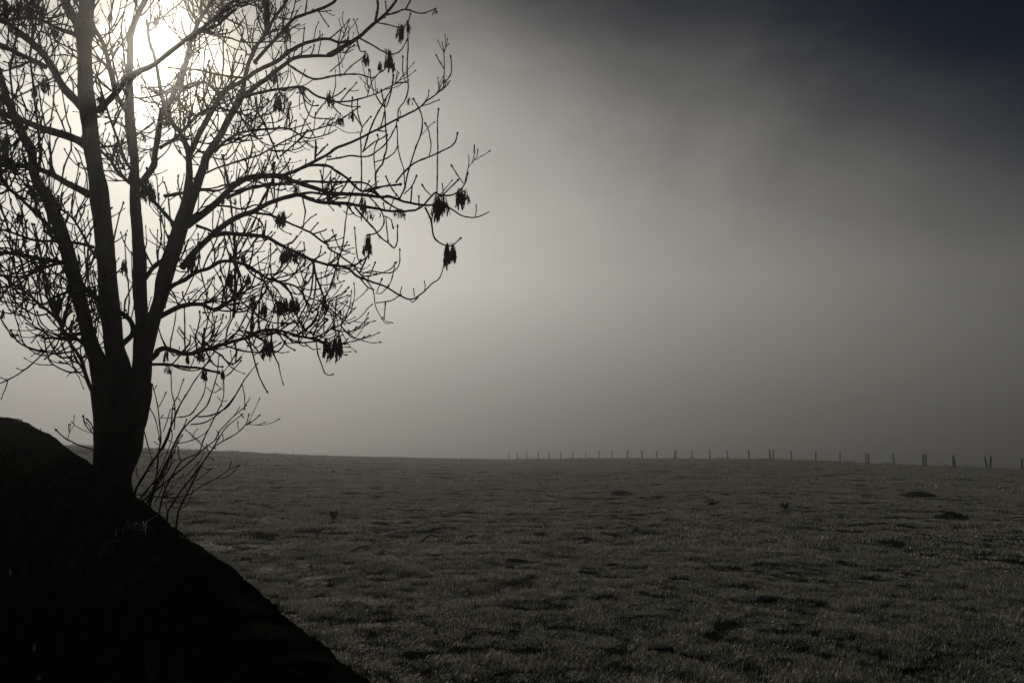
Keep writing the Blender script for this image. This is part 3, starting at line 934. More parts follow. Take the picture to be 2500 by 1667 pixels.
# --- bunches of ash keys
def key_mesh(name, seed, width, wisp):
    """a hanging bunch of winged seeds, one unit long, hung from its origin"""
    r = np.random.default_rng(seed)
    tb = Tubes(); V, F = [], []
    nst = 9 if not wisp else 7
    ends = []
    for k in range(nst):
        th = r.uniform(0, 2 * math.pi); sp = width * r.uniform(0.15, 0.55) * (1.5 if wisp else 1.0)
        d = np.array((math.cos(th) * sp, math.sin(th) * sp, 0))
        top = np.array((0, 0, 0.0))
        c = catmull(np.array([top, d * 0.7 + (0, 0, 0.10 if k % 2 else 0.03), d * 1.15 + (0, 0, -0.10), d * 1.2 + (0, 0, -0.36 * r.uniform(0.6, 1.3))]), 0.12)
        tb.add(c, np.full(len(c), 0.012), 3)
        ends.append(c)
        if wisp:
            for _ in range(4):
                j = int(r.uniform(0.4, 1) * (len(c) - 1))
                e = c[j] + np.array((r.normal(0, 0.07), r.normal(0, 0.07), -r.uniform(0.08, 0.25)))
                tb.add(np.array([c[j], (c[j] + e) / 2 + r.normal(0, 0.01, 3), e]), [0.009, 0.008, 0.006], 3)
    nk = 92 if not wisp else 16
    for k in range(nk):
        c = ends[int(r.integers(nst))]
        p = c[int(r.uniform(0.35, 1) * (len(c) - 1))] + np.array((r.normal(0, width * 0.10), r.normal(0, width * 0.10), -r.uniform(0, 0.32 if not wisp else 0.1)))
        ln, wd = r.uniform(0.24, 0.36), r.uniform(0.026, 0.042)
        lean = np.array((r.normal(0, 0.12), r.normal(0, 0.12), -1.0)); lean /= np.linalg.norm(lean)
        th = r.uniform(0, math.pi); sd = np.array((math.cos(th), math.sin(th), 0.0))
        pr = [(0, 0.15), (0.3, 0.75), (0.65, 1.0), (0.9, 0.6)]
        o = len(V); thick = np.cross(lean, sd) * 0.008
        for (q, w) in pr:
            V.append(p + lean * ln * q + sd * wd * w); V.append(p + lean * ln * q - sd * wd * w + thick * w)
        V.append(p + lean * ln)
        for j in range(3): F.append((o + 2 * j, o + 2 * j + 1, o + 2 * j + 3, o + 2 * j + 2))
        F.append((o + 6, o + 7, o + 8))
    base = sum(len(v) for v in tb.v)
    vv = np.vstack(tb.v + [np.array(V)])
    ff = list(tb.f) + [tuple(i + base for i in t) for t in F]
    me = bpy.data.meshes.new(name)
    me.from_pydata(vv.tolist(), [], ff)
    me.materials.append(M_KEYS)
    me.update()
    return me
KEY_D = [key_mesh('seed_bunch', 40 + k, w, False) for k, w in enumerate((0.34, 0.42, 0.52, 0.40))]
KEY_N = [key_mesh('seed_bunch', 60 + k, w, False) for k, w in enumerate((0.20, 0.24))]
KEY_W = [key_mesh('seed_bunch', 80 + k, w, True) for k, w in enumerate((0.50, 0.62, 0.42))]
BUNCH = '''
G d 700,255,210 G w 770,240,160 G d 590,500,225 G w 560,470,90 G n 365,520,160 G n 500,600,130 G w 1020,95,95 G d 30,890,190 G d 120,1110,150 G w 1140,770,80 G w 780,950,120
H d 1080,320,275 H d 1050,330,240 H d 1270,250,230 H d 1300,270,200 H w 400,460,170 H d 390,690,230 H w 720,450,130 H w 680,450,130 H d 1150,780,240 H n 1200,790,175 H n 340,340,160
K d 230,740,210 K d 430,690,265 K n 510,690,210 K d 650,680,230 K n 590,680,240 K n 1000,690,200 K w 1100,480,140 K n 265,1215,255 K n 325,1220,260 K n 1035,1205,325 K n 1180,1160,320 K w 1110,1200,120 K d 40,400,120 K d 520,40,230 K d 600,40,200 K d 690,70,210 K w 100,640,200 K w 300,590,170 K n 120,700,170 K n 470,950,120
E d 1130,480,180 E d 1150,470,150 E d 1270,205,95 E d 280,830,210 E n 640,1040,170 E d 810,1060,120 E w 680,340,120 E n 760,860,110 E w 560,1440,80 E w 1010,1180,140 E d 560,320,90
D d 1080,650,195 D d 1110,890,205 D w 720,1170,110 D n 1190,260,190 D w 320,100,110 D n 50,1080,190 D n 960,20,90
A d 200,20,150 A d 330,0,180 A d 400,60,170 A d 280,80,150 A d 380,170,110 A d 500,250,140 A d 60,20,150 A d 130,60,140 A d 960,900,170 A n 1060,120,130 A n 1500,150,130 A n 1380,1280,110 A d 60,1300,220 A n 340,830,160 A d 430,760,210 A n 30,880,180 A w 930,180,120 A d 990,930,120
B d 1420,170,240 B d 1400,190,230 B d 1440,200,220 B n 570,1260,160 B n 380,1040,110 B w 870,1020,110 B n 190,470,150 B d 1190,930,140 B n 30,1400,120 B w 1450,1420,120
F n 420,20,120 F d 740,20,140 F n 620,50,130 F n 780,210,130 F n 955,210,120 F w 430,180,150 F n 400,60,90 F w 1120,0,60
'''
def read_bunches():
    toks = BUNCH.split()
    for k in range(0, len(toks), 3):
        t = TILE[toks[k]]
        x, y, h = map(float, toks[k + 2].split(','))
        yield toks[k + 1], t[0] + x / t[2], t[1] + y / t[2], h / t[2]
brng = np.random.default_rng(77)
def hang(me, P, h):
    o = bpy.data.objects.new('seed_bunch', me)
    col.objects.link(o)
    o.parent = tree
    o.matrix_parent_inverse = Matrix.Translation(-Vector(tree.location))
    o.location = tuple(P)
    o.rotation_euler = (0, 0, brng.uniform(0, 6.28))
    w = h * brng.uniform(0.78, 1.12)
    o.scale = (w, w, h * brng.uniform(0.85, 1.12))
    return o
for kind, u, v, h in read_bunches():
    dep = depth_at(u, v)
    me = {'d': KEY_D, 'n': KEY_N, 'w': KEY_W}[kind]
    hang(me[int(brng.integers(len(me)))], unproject(u, v, dep), h * dep / F_PX * 1.12)
# a few more in the thick of the crown and overhead
for P, rad, o, kind in limb_curves:
    if kind in ('high', 'side') and brng.random() < 0.35:
        j = int(brng.uniform(0.5, 0.98) * len(P))
        hang(KEY_D[int(brng.integers(4))], P[j], brng.uniform(0.10, 0.16))

# --- young shoots at the foot of the tree
placed.clear()
sap_base = unproject(385, 1260, 5.25); sap_base[2] = float(field_height(sap_base[0:1], sap_base[1:2])[0])
sap = empty('ash_sapling', tuple(sap_base))
tag(sap, 'clump of thin leafless shoots leaning right beside the foot of the tree', 'sapling')
roots = []
for k, l in enumerate(lines(SUCKERS)):
    w0, w1, dd, pts = parse(l)
    main = pts[0][1] > 1205 and k < 8
    P, rad = stroke3d(l, 0.03, 5.25 + 0.05 * (k % 3), 0.004, 700 + k)
    if main:                                                     # carry the shoot on down to the ground behind the wall
        d = P[0] - P[3]; d /= np.linalg.norm(d)
        g = np.array((sap_base[0] + (P[0][0] - sap_base[0]) * 0.45, P[0][1], sap_base[2] - 0.05))
        low = catmull(np.array([g, g * 0.45 + P[0] * 0.55 + d * 0.05, P[0]]), 0.06)[:-1]
        P = np.vstack([low, P]); rad = np.r_[np.full(len(low), rad[0] * 1.15), rad]
    tb = Tubes()
    shoot(tb, P, rad[0] * 1.15, max(rad[-1] * 1.2, 0.0028), True, 6, k)
    o = tb.build('shoot', M_TWIG, sap)
    tb = Tubes()
    L = float(np.linalg.norm(np.diff(P, axis=0), axis=1).sum())
    if main:
        grow_twigs(P[len(P) // 3:], rad[len(P) // 3:], tb, int(L * 2.5), 8000 + k, 0.02, 0.06, 0.12, 0.2, 0.0026)
        s = tb.build('twigs', M_TWIG, o)
        if s:
            s.matrix_parent_inverse = Matrix.Identity(4); s['kind'] = 'stuff'

# ------------------------------------------------------------------ fence across the field
FENCE_X = [1242, 1263, 1286, 1313.5, 1341, 1369, 1398, 1430, 1462, 1495, 1531, 1567, 1604, 1646, 1689.5, 1732, 1777, 1827, 1880, 1931, 1990, 2049, 2112, 2181, 2251, 2324, 2406, 2491, 2590, 2700]
DOUBLE = {1646, 1880, 2112, 2251, 2324, 2406}
fence = empty('wire_fence', (22.0, 81.0, -1.6))
tag(fence, 'line of wooden posts with thin wires crossing the far side of the field', 'fence')
frng = np.random.default_rng(5)
def post_mesh(h, r, seed):
    q = np.random.default_rng(seed)
    tb = Tubes()
    z = np.array([-0.3, 0, 0.4, 0.8, h - 0.02, h])
    lean = q.normal(0, 0.03, 2)
    P = np.stack([z * lean[0], z * lean[1], z], -1)
    tb.add(P, np.array([r, r, r * 0.98, r * 0.96, r * 0.93, r * 0.7]), 8, 0.08, seed)
    me = bpy.data.meshes.new('post')
    me.from_pydata(np.vstack(tb.v).tolist(), [], tb.f)
    me.materials.append(M_POST)
    me.update()
    return me
POSTS = [post_mesh(0.98 + 0.04 * (k % 4), 0.055 + 0.008 * (k % 3), 20 + k) for k in range(7)]
tops = []
for k, u in enumerate(FENCE_X):
    s = (u - 1250) / F_PX * CP
    y = (0.638 * 60 + 0.75 * 60) / (s + 0.75)
    x = s * y
    z = float(field_height(np.array([x]), np.array([y]), False)[0])
    for j in range(2 if u in DOUBLE else 1):
        o = bpy.data.objects.new('post', POSTS[(k * 3 + j) % 7])
        col.objects.link(o); o.parent = fence
        o.matrix_parent_inverse = Matrix.Translation(-Vector(fence.location))
        o.location = (x + j * 0.17, y - j * 0.10, z - 0.03)
        lean = -0.03 - 0.03 * frng.random() if u > 2100 else frng.normal(0, 0.02)
        o.rotation_euler = (frng.normal(0, 0.03), lean, frng.uniform(0, 6))
    tops.append((x, y, z))
tops = np.array(tops)
for h in (0.35, 0.7, 1.02):
    tb = Tubes()
    pts = []
    for a, b in zip(tops[:-1], tops[1:]):
        for t in (0, 0.5):
            p = a * (1 - t) + b * t
            pts.append((p[0], p[1] - 0.06, p[2] + h - (0.03 if t else 0)))
    tb.add(np.array(pts), np.full(len(pts), 0.0022), 4)
    tb.build('wire', M_WIRE, fence)

# ------------------------------------------------------------------ grass
def blade_patch(name, radius, count, hmin, hmax, wid, seed, lean=0.55):
    r = np.random.default_rng(seed)
    V, F = [], []
    for k in range(count):
        a = r.uniform(0, 2 * math.pi); q = radius * math.sqrt(r.uniform(0, 1))
        x, y = math.cos(a) * q, math.sin(a) * q
        h = r.uniform(hmin, hmax); th = r.uniform(0, 2 * math.pi)
        dx, dy = math.cos(th), math.sin(th)
        ln = h * r.uniform(0.15, lean + 0.4)
        w = wid * r.uniform(0.7, 1.3)
        px, py = -dy * w, dx * w
        o = len(V)
        V += [(x - px, y - py, -0.01), (x + px, y + py, -0.01),
              (x + dx * ln * 0.35 - px * 0.8, y + dy * ln * 0.35 - py * 0.8, h * 0.6), (x + dx * ln * 0.35 + px * 0.8, y + dy * ln * 0.35 + py * 0.8, h * 0.6),
              (x + dx * ln, y + dy * ln, h * r.uniform(0.75, 1.0))]
        F += [(o, o + 1, o + 3, o + 2), (o + 2, o + 3, o + 4)]
    me = bpy.data.meshes.new(name)
    me.from_pydata(V, [], F)
    tone = np.repeat(r.beta(0.8, 1.1, count), 5) + np.tile([-0.25, -0.25, 0.0, 0.0, 0.22], count)   # bases bare, tips frosted
    me.attributes.new('tone', 'FLOAT', 'POINT').data.foreach_set('value', np.clip(tone, 0, 1.1).astype(np.float32))
    me.materials.append(M_GRASS)
    me.update()
    return bpy.data.objects.new(name, me)

def scatter(name, label, points, scales, sources, seed):
    """one object whose points carry grass patches through geometry nodes"""
    me = bpy.data.meshes.new(name)
    me.from_pydata(points.tolist(), [], [])
    at = me.attributes.new('size', 'FLOAT_VECTOR', 'POINT')
    at.data.foreach_set('vector', scales.astype(np.float32).ravel())
    me.materials.append(M_GRASS)
    o = bpy.data.objects.new(name, me)
    col.objects.link(o)
    src_col = bpy.data.collections.new(name + '_patches')
    for s in sources: src_col.objects.link(s)
    g = bpy.data.node_groups.new(name + '_nodes', 'GeometryNodeTree')
    g.interface.new_socket('Geometry', in_out='INPUT', socket_type='NodeSocketGeometry')
    g.interface.new_socket('Geometry', in_out='OUTPUT', socket_type='NodeSocketGeometry')
    ni = g.nodes.new('NodeGroupInput'); no = g.nodes.new('NodeGroupOutput')
    ci = g.nodes.new('GeometryNodeCollectionInfo')
    ci.inputs['Collection'].default_value = src_col
    ci.inputs['Separate Children'].default_value = True
    ci.inputs['Reset Children'].default_value = True
    iop = g.nodes.new('GeometryNodeInstanceOnPoints')
    iop.inputs['Pick Instance'].default_value = True
    na = g.nodes.new('GeometryNodeInputNamedAttribute'); na.data_type = 'FLOAT_VECTOR'
    na.inputs['Name'].default_value = 'size'
    rv = g.nodes.new('FunctionNodeRandomValue'); rv.data_type = 'FLOAT_VECTOR'
    rv.inputs[0].default_value = (-0.05, -0.05, 0.0)
    rv.inputs[1].default_value = (0.05, 0.05, 6.283)
    rv.inputs['Seed'].default_value = seed
    g.links.new(ni.outputs[0], iop.inputs['Points'])
    g.links.new(ci.outputs[0], iop.inputs['Instance'])
    g.links.new(rv.outputs[0], iop.inputs['Rotation'])
    g.links.new(na.outputs['Attribute'], iop.inputs['Scale'])
    g.links.new(iop.outputs[0], no.inputs[0])
    md = o.modifiers.new('scatter', 'NODES')
    md.node_group = g
    tag(o, label, 'grass', kind='stuff')
    return o

grng = np.random.default_rng(21)
def wedge(r0, r1, per_m2, a=R(41)):
    n = int((r1 * r1 - r0 * r0) * a * per_m2)
    r = np.sqrt(grng.uniform(r0 * r0, r1 * r1, n)); th = grng.uniform(-a, a, n)
    x, y = np.sin(th) * r, np.cos(th) * r
    # keep to the field side of the wall
    k = np.searchsorted(-WALL_PATH[::-1, 1] * -1, y).clip(0, len(WALL_PATH) - 1)
    wx = np.interp(y, WALL_PATH[:, 1], WALL_PATH[:, 0])
    keep = (x > wx + 0.42)
    x, y = x[keep], y[keep]
    z = field_height(x, y)
    return np.stack([x, y, z], -1)
def sizes(P, base, vary, hgt):
    q = P * np.array((1, 1, 0))
    m = np.clip(0.6 + 1.1 * fbm(q / 0.36, 2, 51) + 0.5 * fbm(q / 2.1, 2, 61), 0.08, 1.6)
    s = base * grng.uniform(1 - vary, 1 + vary, len(P))
    return np.stack([s, s, s * hgt * (0.35 + 0.9 * m)], -1)

near_src = [blade_patch('grass_patch', 0.12, 130, 0.015, 0.045, 0.0015, 400 + k) for k in range(5)]
mid_src = [blade_patch('grass_patch', 0.19, 110, 0.018, 0.055, 0.0032, 420 + k) for k in range(3)]
far_src = [blade_patch('grass_patch', 0.55, 130, 0.02, 0.075, 0.009, 440 + k) for k in range(3)]
P = wedge(4.2, 14, 75); scatter('near_grass', 'short frosted grass covering the near part of the field', P, sizes(P, 1.0, 0.25, 1.0), near_src, 1)
P = wedge(13, 38, 26); scatter('middle_grass', 'short frosted grass covering the middle of the field', P, sizes(P, 1.0, 0.25, 1.0), mid_src, 2)
P = wedge(36, 118, 3.0); scatter('distant_grass', 'frosted grass on the crest of the field', P, sizes(P, 1.0, 0.25, 1.0), far_src, 3)

# rougher, longer grass along the foot of the wall and under the fence
tuft_src = [blade_patch('grass_patch', 0.10, 90, 0.06, 0.20, 0.0022, 460 + k, 0.9) for k in range(3)]
pts = []
for k in range(0, len(WALL_PATH), 3):
    p = WALL_PATH[k]
    if p[1] < 0.6 or p[1] > 9: continue
    for _ in range(2):
        q = grng.uniform(0.25, 1.1) ** 1.2
        pts.append((p[0] + 0.8 * q + grng.normal(0, 0.05), p[1] + 0.6 * q + grng.normal(0, 0.05)))
pts = np.array(pts)
P = np.stack([pts[:, 0], pts[:, 1], field_height(pts[:, 0], pts[:, 1])], -1)
sc = grng.uniform(0.5, 1.2, len(P)); scatter('wall_foot_grass', 'longer tangled grass along the foot of the wall', P, np.stack([sc, sc, sc], -1), tuft_src, 4)
ftuft = [blade_patch('grass_patch', 0.35, 60, 0.10, 0.42, 0.012, 480 + k, 0.6) for k in range(3)]
pts = []
for a, b in zip(tops[:-1], tops[1:]):
    for _ in range(5):
        t = grng.random(); p = a * (1 - t) + b * t
        pts.append((p[0] + grng.normal(0, 0.25), p[1] + grng.normal(0, 0.25)))
pts = np.array(pts)
P = np.stack([pts[:, 0], pts[:, 1], field_height(pts[:, 0], pts[:, 1], False)], -1)
sc = grng.uniform(0.3, 1.0, len(P)); scatter('fence_foot_grass', 'uncut grass growing along the foot of the fence', P, np.stack([sc, sc, sc], -1), ftuft, 5)

# taller seed grass left standing along the skyline
crest_src = [blade_patch('grass_patch', 0.30, 34, 0.06, 0.24, 0.010, 500 + k, 0.5) for k in range(3)]
n = 2600
th = grng.uniform(R(-38), R(40), n)
rc = np.interp(np.tan(th), CREST_S, CREST_R)
y = rc * (1 - np.abs(grng.normal(0, 0.10, n))); x = y * np.tan(th)
P = np.stack([x, y, field_height(x, y)], -1)
sc = grng.uniform(0.25, 1.0, n) ** 1.5; scatter('skyline_grass', 'taller seed grass along the skyline of the field', P, np.stack([sc, sc, sc], -1), crest_src, 6)

# moss and fine dead grass on the coping
def moss_patch(name, seed):
    o = blade_patch(name, 0.04, 46, 0.002, 0.009, 0.0010, seed, 0.9)
    o.data.materials.clear(); o.data.materials.append(M_MOSS)
    return o
moss_src = [moss_patch('moss_patch', 520 + k) for k in range(3)]
mp_ = []
for k in range(0, len(WALL_PATH), 1):
    c = WALL_PATH[k]
    if c[1] < 0.9 or c[1] > 8: continue
    for _ in range(5):
        off = grng.uniform(-0.24, 0.0)
        hit = wall_bvh.ray_cast(Vector((c[0] + 0.8 * off + grng.normal(0, 0.01), c[1] + 0.6 * off + grng.normal(0, 0.01), c[2] + 0.6)), Vector((0, 0, -1)), 0.75)
        if hit[0] is not None: mp_.append(tuple(hit[0]))
P = np.array(mp_)
keep = fbm(P * 5, 2, 71) > 0.0
P = P[keep]
sc = grng.uniform(0.5, 1.3, len(P)); scatter('wall_moss', 'dark moss and dead grass growing on the coping of the wall', P, np.stack([sc, sc, sc], -1), moss_src, 7)

# ------------------------------------------------------------------ things lying and growing in the field
field_bvh = BVHTree.FromObject(field, bpy.context.evaluated_depsgraph_get())
def on_field(u, v):
    d = unproject(u, v, 1.0)
    hit = field_bvh.ray_cast(Vector((0, 0, 0)), Vector(d).normalized(), 300)
    if hit[0] is None:
        y = 60.0; p = unproject(u, v, y)
        return np.array((p[0], y, float(field_height(p[0:1], p[1:2])[0])))
    return np.array(hit[0])

def blob(name, centre, size, mat, seed, rough=0.25, label=None, cat=None, parent=None, sharp=False, sink=0.3):
    bm = bmesh.new()
    bmesh.ops.create_icosphere(bm, subdivisions=4, radius=1.0)
    V = np.array([v.co[:] for v in bm.verts])
    if sharp:
        V = np.sign(V) * np.abs(V) ** 0.55
        V /= np.abs(V).max(0)
    n = fbm(V * 1.7, 3, seed)
    V = V * (1 + rough * n)[:, None] * np.array(size) + np.array((0, 0, size[2] * (1 - 2 * sink)))
    for v, p in zip(bm.verts, V): v.co = p
    me = bpy.data.meshes.new(name); bm.to_mesh(me); bm.free()
    me.materials.append(mat)
    me.polygons.foreach_set('use_smooth', [True] * len(me.polygons))
    o = bpy.data.objects.new(name, me); col.objects.link(o)
    o.location = tuple(centre)
    if label: tag(o, label, cat)
    return o

def stick(u0, v0, u1, v1, bend, r, mat, label, name='fallen_branch', lift=0.03):
    a, b = on_field(u0, v0), on_field(u1, v1)
    m = (a + b) / 2 + np.array((0, 0, bend))
    P = catmull(np.array([a + (0, 0, 0.01), m + (0, 0, lift), b + (0, 0, lift)]), 0.05) - a
    tb = Tubes(); tb.add(P, np.linspace(r, r * 0.55, len(P)), 7, 0.12, int(u0))
    k = len(P) * 2 // 3
    o = tb.build(name, mat)
    o.location = tuple(a)
    tag(o, label, 'branch' if 'branch' in name else 'stick', 'branches lying in the frosted grass')
    return o
stick(850, 1352, 905, 1336, 0.02, 0.018, M_TWIG, 'thin dead branch on the grass, nearest the wall of the dark ones')
stick(1022, 1328, 1080, 1321, 0.10, 0.018, M_TWIG, 'bowed dead branch on the grass, between two others')
stick(1120, 1324, 1168, 1309, 0.02, 0.020, M_TWIG, 'straight dead branch on the grass, rightmost of the dark ones')
stick(936, 1309, 966, 1307, 0.01, 0.016, M_PALEWOOD, 'pale bleached stick lying in the grass', 'pale_stick')

p = on_field(1243, 1390); blob('pale_stone', p, (0.085, 0.07, 0.05), M_STONE, 3, 0.35, 'small pale stone lying in the grass in front of a dark tuft', 'stone')
p = on_field(1610, 1594); blob('stone_block', p, (0.115, 0.07, 0.045), M_BLOCK, 9, 0.16, 'squared grey stone half sunk in the grass near the bottom of the picture', 'stone', sharp=True)
p = on_field(1870, 1471); blob('dark_stone', p, (0.115, 0.07, 0.05), M_DARKSTONE, 12, 0.30, 'dark rounded stone in the grass on the right', 'stone')

def weed(u, v, size, n, seed, label):
    """low rosette of coarse dark leaves"""
    r = np.random.default_rng(seed)
    base = on_field(u, v)
    o = empty('weed_clump', tuple(base)); tag(o, label, 'weed', 'dark weeds in the field')
    for k in range(n):
        th = r.uniform(0, 2 * math.pi); el = r.uniform(0.25, 1.35)
        L = size * r.uniform(0.3, 1.1); w = size * r.uniform(0.06, 0.13)
        d = np.array((math.cos(th), math.sin(th), 0)); sd = np.array((-d[1], d[0], 0))
        V, F = [], []
        for j, (q, ww) in enumerate([(0, 0.25), (0.25, 0.8), (0.55, 1.0), (0.8, 0.7), (1.0, 0.08)]):
            c = d * L * q * math.cos(el) + np.array((0, 0, L * (q * math.sin(el) - q * q * 0.35) + 0.01))
            V += [c - sd * w * ww, c + np.array((0, 0, -0.12 * w)), c + sd * w * ww]
        for j in range(4):
            for i in range(2):
                a = j * 3 + i; F.append((a, a + 1, a + 4, a + 3))
        f = link_mesh('leaf', np.array(V), F, M_WEED, None)
        f.parent = o
    return o
weed(815, 1268, 0.34, 34, 1, 'largest dark weed clump in the field, right of the leaning shoots')
weed(815, 1156, 0.38, 22, 2, 'dark weed clump just below the skyline right of the shoots')
weed(663, 1184, 0.30, 10, 3, 'small weed clump beside the tips of the leaning shoots')
weed(1740, 1236, 0.38, 22, 4, 'ragged dark weed clump below the middle of the fence')
weed(1918, 1243, 0.38, 20, 5, 'ragged weed clump right of the middle of the field')
weed(1330, 1284, 0.22, 12, 6, 'low weed clump near the centre of the field')
weed(1318, 1185, 0.30, 12, 7, 'small weed clump left of the dead stalk')

def mole(u, v, w, h, seed, label):
    """a low heap of earth with coarse dark grass growing through it"""
    r = np.random.default_rng(seed)
    c = on_field(u, v)
    o = empty('molehill', tuple(c)); tag(o, label, 'molehill', 'molehills in the field')
    n = 26
    g = np.linspace(-1, 1, n)
    X, Y = np.meshgrid(g, g)
    rr = np.hypot(X, Y) * (1 + 0.35 * vnoise(np.stack([X.ravel() * 1.6, Y.ravel() * 1.6, np.full(n * n, seed * 1.0)], -1), seed).reshape(n, n))
    hh = np.clip(1 - rr, 0, 1) ** 0.8
    q = np.stack([X.ravel() * w * 14, Y.ravel() * w * 14, np.zeros(n * n)], -1)
    Z = h * hh * (1 + 0.45 * fbm(q * 0.6, 3, seed).reshape(n, n)) + 0.022 * fbm(q * 1.3, 2, seed + 1).reshape(n, n) * (hh > 0) - np.where(hh > 0, 0.0, 0.10)
    gz = field_height(c[0] + X * w, c[1] + Y * w * 0.8) - c[2]
    V = np.stack([X * w, Y * w * 0.8, gz + Z], -1).reshape(-1, 3)
    idx = np.arange(n * n).reshape(n, n)
    f = np.stack([idx[:-1, :-1], idx[:-1, 1:], idx[1:, 1:], idx[1:, :-1]], -1).reshape(-1, 4)
    e = link_mesh('earth', V, [tuple(t) for t in f.tolist()], M_MOLE, None); e.parent = o
    V, F = [], []
    for k in range(170):
        a = r.uniform(0, 6.283); d = w * 0.95 * math.sqrt(r.random())
        x, y = math.cos(a) * d, math.sin(a) * d * 0.8
        z = float(np.interp(d / w, [0, 1], [h, 0.0])) * 0.7
        ln = r.uniform(0.03, 0.10) * (1 + w); th = r.uniform(0, 6.283); wd = 0.004 + 0.006 * w
        dx, dy = math.cos(th), math.sin(th); k0 = len(V); lean = r.uniform(0.2, 0.9) * ln
        V += [(x - dy * wd, y + dx * wd, z - 0.03), (x + dy * wd, y - dx * wd, z - 0.03),
              (x + dx * lean * 0.4 + dy * wd, y + dy * lean * 0.4 - dx * wd, z + ln * 0.6), (x + dx * lean * 0.4 - dy * wd, y + dy * lean * 0.4 + dx * wd, z + ln * 0.6),
              (x + dx * lean, y + dy * lean, z + ln * 0.85)]
        F += [(k0, k0 + 1, k0 + 2, k0 + 3), (k0 + 3, k0 + 2, k0 + 4)]
    t = link_mesh('coarse_grass', np.array(V), F, M_WEED, None); t.parent = o; t['kind'] = 'stuff'
    return o
mole(750, 1304, 0.26, 0.07, 31, 'low dark molehill left of the largest weed clump')
mole(635, 1316, 0.26, 0.07, 32, 'low dark molehill closest to the wall')
mole(1515, 1207, 0.42, 0.13, 33, 'wide molehill beside the dead stalk')
mole(2325, 1266, 0.40, 0.17, 34, 'steep dark molehill near the right edge')
mole(2240, 1212, 0.60, 0.18, 35, 'broad molehill below the right end of the fence')

# dead stalks standing above the grass
def stalk(u, v, top_v, label, seed):
    r = np.random.default_rng(seed)
    b = on_field(u, v)
    h = (v - top_v) / F_PX * b[1]
    tb = Tubes()
    P = np.array([(0, 0, -0.03), (0.01 * h, 0, h * 0.3), (-0.02 * h, 0.01, h * 0.65), (-0.06 * h, 0, h)])
    P = catmull(P, h / 12)
    rr = max(0.003, 0.45 * b[1] / F_PX)
    tb.add(P, np.linspace(rr * 1.3, rr * 0.7, len(P)), 5)
    for _ in range(5):
        j = int(r.uniform(0.4, 0.95) * len(P)); a = r.uniform(0, 6.28)
        e = P[j] + np.array((math.cos(a) * 0.12 * h, math.sin(a) * 0.12 * h, 0.12 * h))
        tb.add(np.array([P[j], (P[j] + e) / 2, e]), [rr * 0.6, rr * 0.55, rr * 0.4], 4)
    o = tb.build('dead_stalk', M_TWIG); o.location = tuple(b)
    tag(o, label, 'plant', 'dead stalks standing in the field')
stalk(1484, 1212, 1170, 'tall thin dead stalk beside the wide molehill', 1)
stalk(552, 1374, 1318, 'thin upright dead stalk close to the wall', 2)
stalk(1128, 1136, 1116, 'tiny dead stalk on the skyline left of the fence', 3)
stalk(717, 1113, 1103, 'tiny dead stalk on the skyline right of the shoots', 4)
stalk(934, 1617, 1596, 'short dead stalk in the nearest grass by the wall end', 5)

# ------------------------------------------------------------------ sprigs lying over the coping and leaves in the lane
def on_wall(u, v, lift):
    d = Vector(unproject(u, v, 1.0)).normalized()
    hit = wall_bvh.ray_cast(Vector((0, 0, 0)), d, 60)
    p, n = (hit[0], hit[1]) if hit[0] is not None else (Vector(unproject(u, v, 3)), Vector((0, 0, 1)))
    if n.dot(d) > 0: n = -n
    return np.array(p) + np.array(n) * lift
SPRIG = ['10 7 0 | J 200,880 240,830 330,770 400,680 440,650 540,612 600,590 620,570 710,505', '13 8 0 | J 410,660 440,620 470,575 440,530', '9 7 0 | J 470,575 495,533',
         '12 9 0 | J 560,600 600,620 640,640 690,630', '12 9 0 | J 520,620 530,580 560,570', '9 7 0 | J 250,855 300,815 350,760', '8 6 0 | J 240,808 290,796', '10 6 0 | J 365,690 370,640 390,600',
         '12 8 0 | J 470,640 500,600 520,575', '9 7 0 | J 590,590 580,555', '8 6 0 | J 320,740 370,735', '10 8 0 | J 600,615 615,650']
sp0 = on_wall(*parse(SPRIG[0])[3][5], 0.0)
sprig = empty('wall_sprig', tuple(sp0))
tag(sprig, 'frosted trailing sprig lying over the coping of the wall', 'plant')
for k, l in enumerate(SPRIG):
    w0, w1, dd, pts = parse(l)
    Q = np.array([on_wall(u, v, 0.015 + 0.012 * ((k + j) % 3)) for j, (u, v) in enumerate(pts)])
    dep = np.linalg.norm(Q, axis=1).mean()
    Q = catmull(Q, 0.01)
    tb = Tubes(); tb.add(Q, np.linspace(w0, w1, len(Q)) * 0.45 * dep / F_PX, 6, 0.25, k)
    tb.build('strand', M_SPRIG, sprig)
sp1 = on_wall(435, 1320, 0.0)
sprig2 = empty('wall_sprig', tuple(sp1))
tag(sprig2, 'tiny pale tuft on the far edge of the coping, right of the trailing sprig', 'plant')
for l in ('11 7 0 | J 905,650 920,670 935,700', '9 7 0 | J 945,655 945,690', '9 6 0 | J 985,675 965,700'):
    w0, w1, dd, pts = parse(l)
    Q = np.array([on_wall(u, v, 0.02) for u, v in pts]); dep = np.linalg.norm(Q, axis=1).mean()
    tb = Tubes(); tb.add(catmull(Q, 0.008), np.full(len(catmull(Q, 0.008)), w0 * 0.4 * dep / F_PX), 5)
    tb.build('strand', M_SPRIG, sprig2)

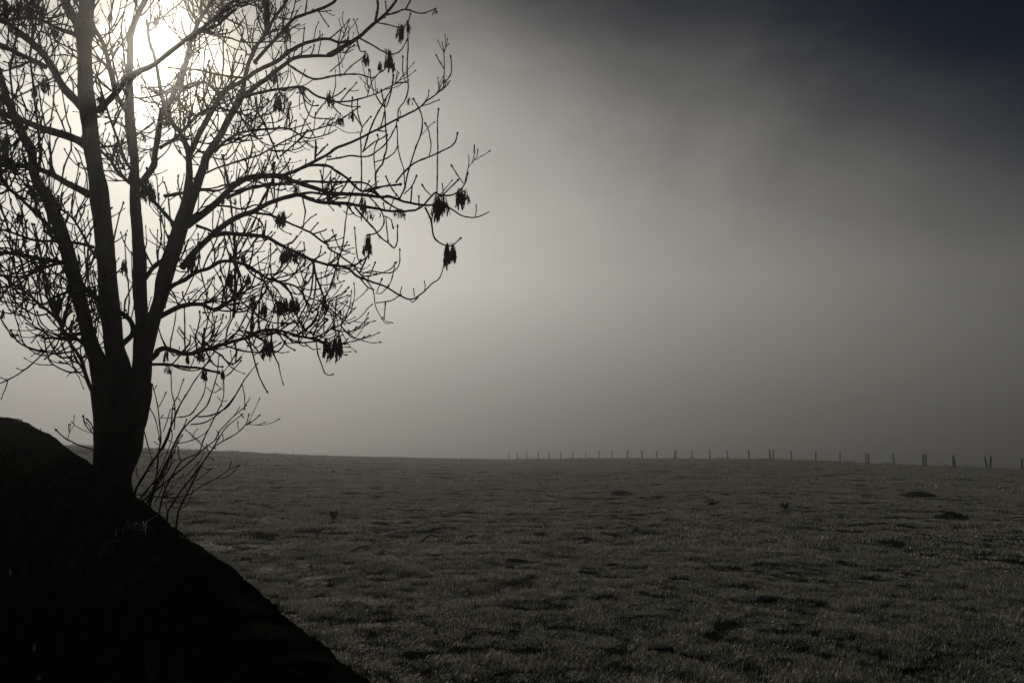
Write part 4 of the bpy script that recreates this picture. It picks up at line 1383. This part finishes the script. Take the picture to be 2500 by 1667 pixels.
lane_bvh = BVHTree.FromObject(lane, bpy.context.evaluated_depsgraph_get())
def glint_leaf(u, v, size, seed, label):
    d = Vector(unproject(u, v, 1.0)).normalized()
    hits = [h for h in (wall_bvh.ray_cast(Vector((0, 0, 0)), d, 60), lane_bvh.ray_cast(Vector((0, 0, 0)), d, 60)) if h[0] is not None]
    if not hits: return
    h = min(hits, key=lambda k: k[3])
    r = np.random.default_rng(seed)
    V, F = [], []
    for q, w in ((0, 0.06), (0.2, 0.5), (0.5, 0.75), (0.8, 0.4), (1.0, 0.04)):
        V += [(q - 0.5, -w * 0.45, 0.12 * w), (q - 0.5, 0, 0.02 + 0.2 * (q - 0.5) ** 2), (q - 0.5, w * 0.45, 0.16 * w)]
    for j in range(4):
        for i in range(2):
            a = j * 3 + i; F.append((a, a + 1, a + 4, a + 3))
    o = link_mesh('fallen_leaf', np.array(V) * size, F, M_GLINTLEAF)
    n = h[1] if h[1].dot(d) < 0 else -h[1]
    o.location = h[0] + n * 0.012
    o.rotation_euler = n.to_track_quat('Z', 'Y').to_euler()
    o.rotation_euler.rotate_axis('Z', r.uniform(0, 6))
    tag(o, label, 'leaf', 'wet leaves below the wall')
glint_leaf(33, 1394, 0.06, 1, 'wet leaf with painted glint at the left edge below the wall, uppermost of three')
glint_leaf(92, 1578, 0.035, 2, 'wet leaf with painted glint in the dark below the wall, middle of three')
glint_leaf(103, 1650, 0.04, 3, 'wet leaf with painted glint in the bottom left corner, lowest of three')

# ------------------------------------------------------------------ fog lying over the field
bm = bmesh.new()
bmesh.ops.create_cube(bm, size=1.0)
me = bpy.data.meshes.new('haze')
HZ0, HZ1 = -32.0, 12.0
for v in bm.verts:
    v.co = (v.co.x * 1180.0, v.co.y * 1180.0, HZ0 + (v.co.z + 0.5) * (HZ1 - HZ0))
bm.to_mesh(me); bm.free()
haze = bpy.data.objects.new('haze', me)
col.objects.link(haze)
m, nt, out = new_mat('fog')
pv = nt.nodes.new('ShaderNodeVolumePrincipled')
pv.inputs['Color'].default_value = (0.96, 0.96, 0.96, 1)
pv.inputs['Density'].default_value = HAZE_DENSITY
pv.inputs['Density Attribute'].default_value = ''
pv.inputs['Anisotropy'].default_value = HAZE_G
nt.links.new(pv.outputs['Volume'], out.inputs['Volume'])
me.materials.append(m)
tag(haze, 'pale morning fog lying over the field', 'fog', kind='stuff')
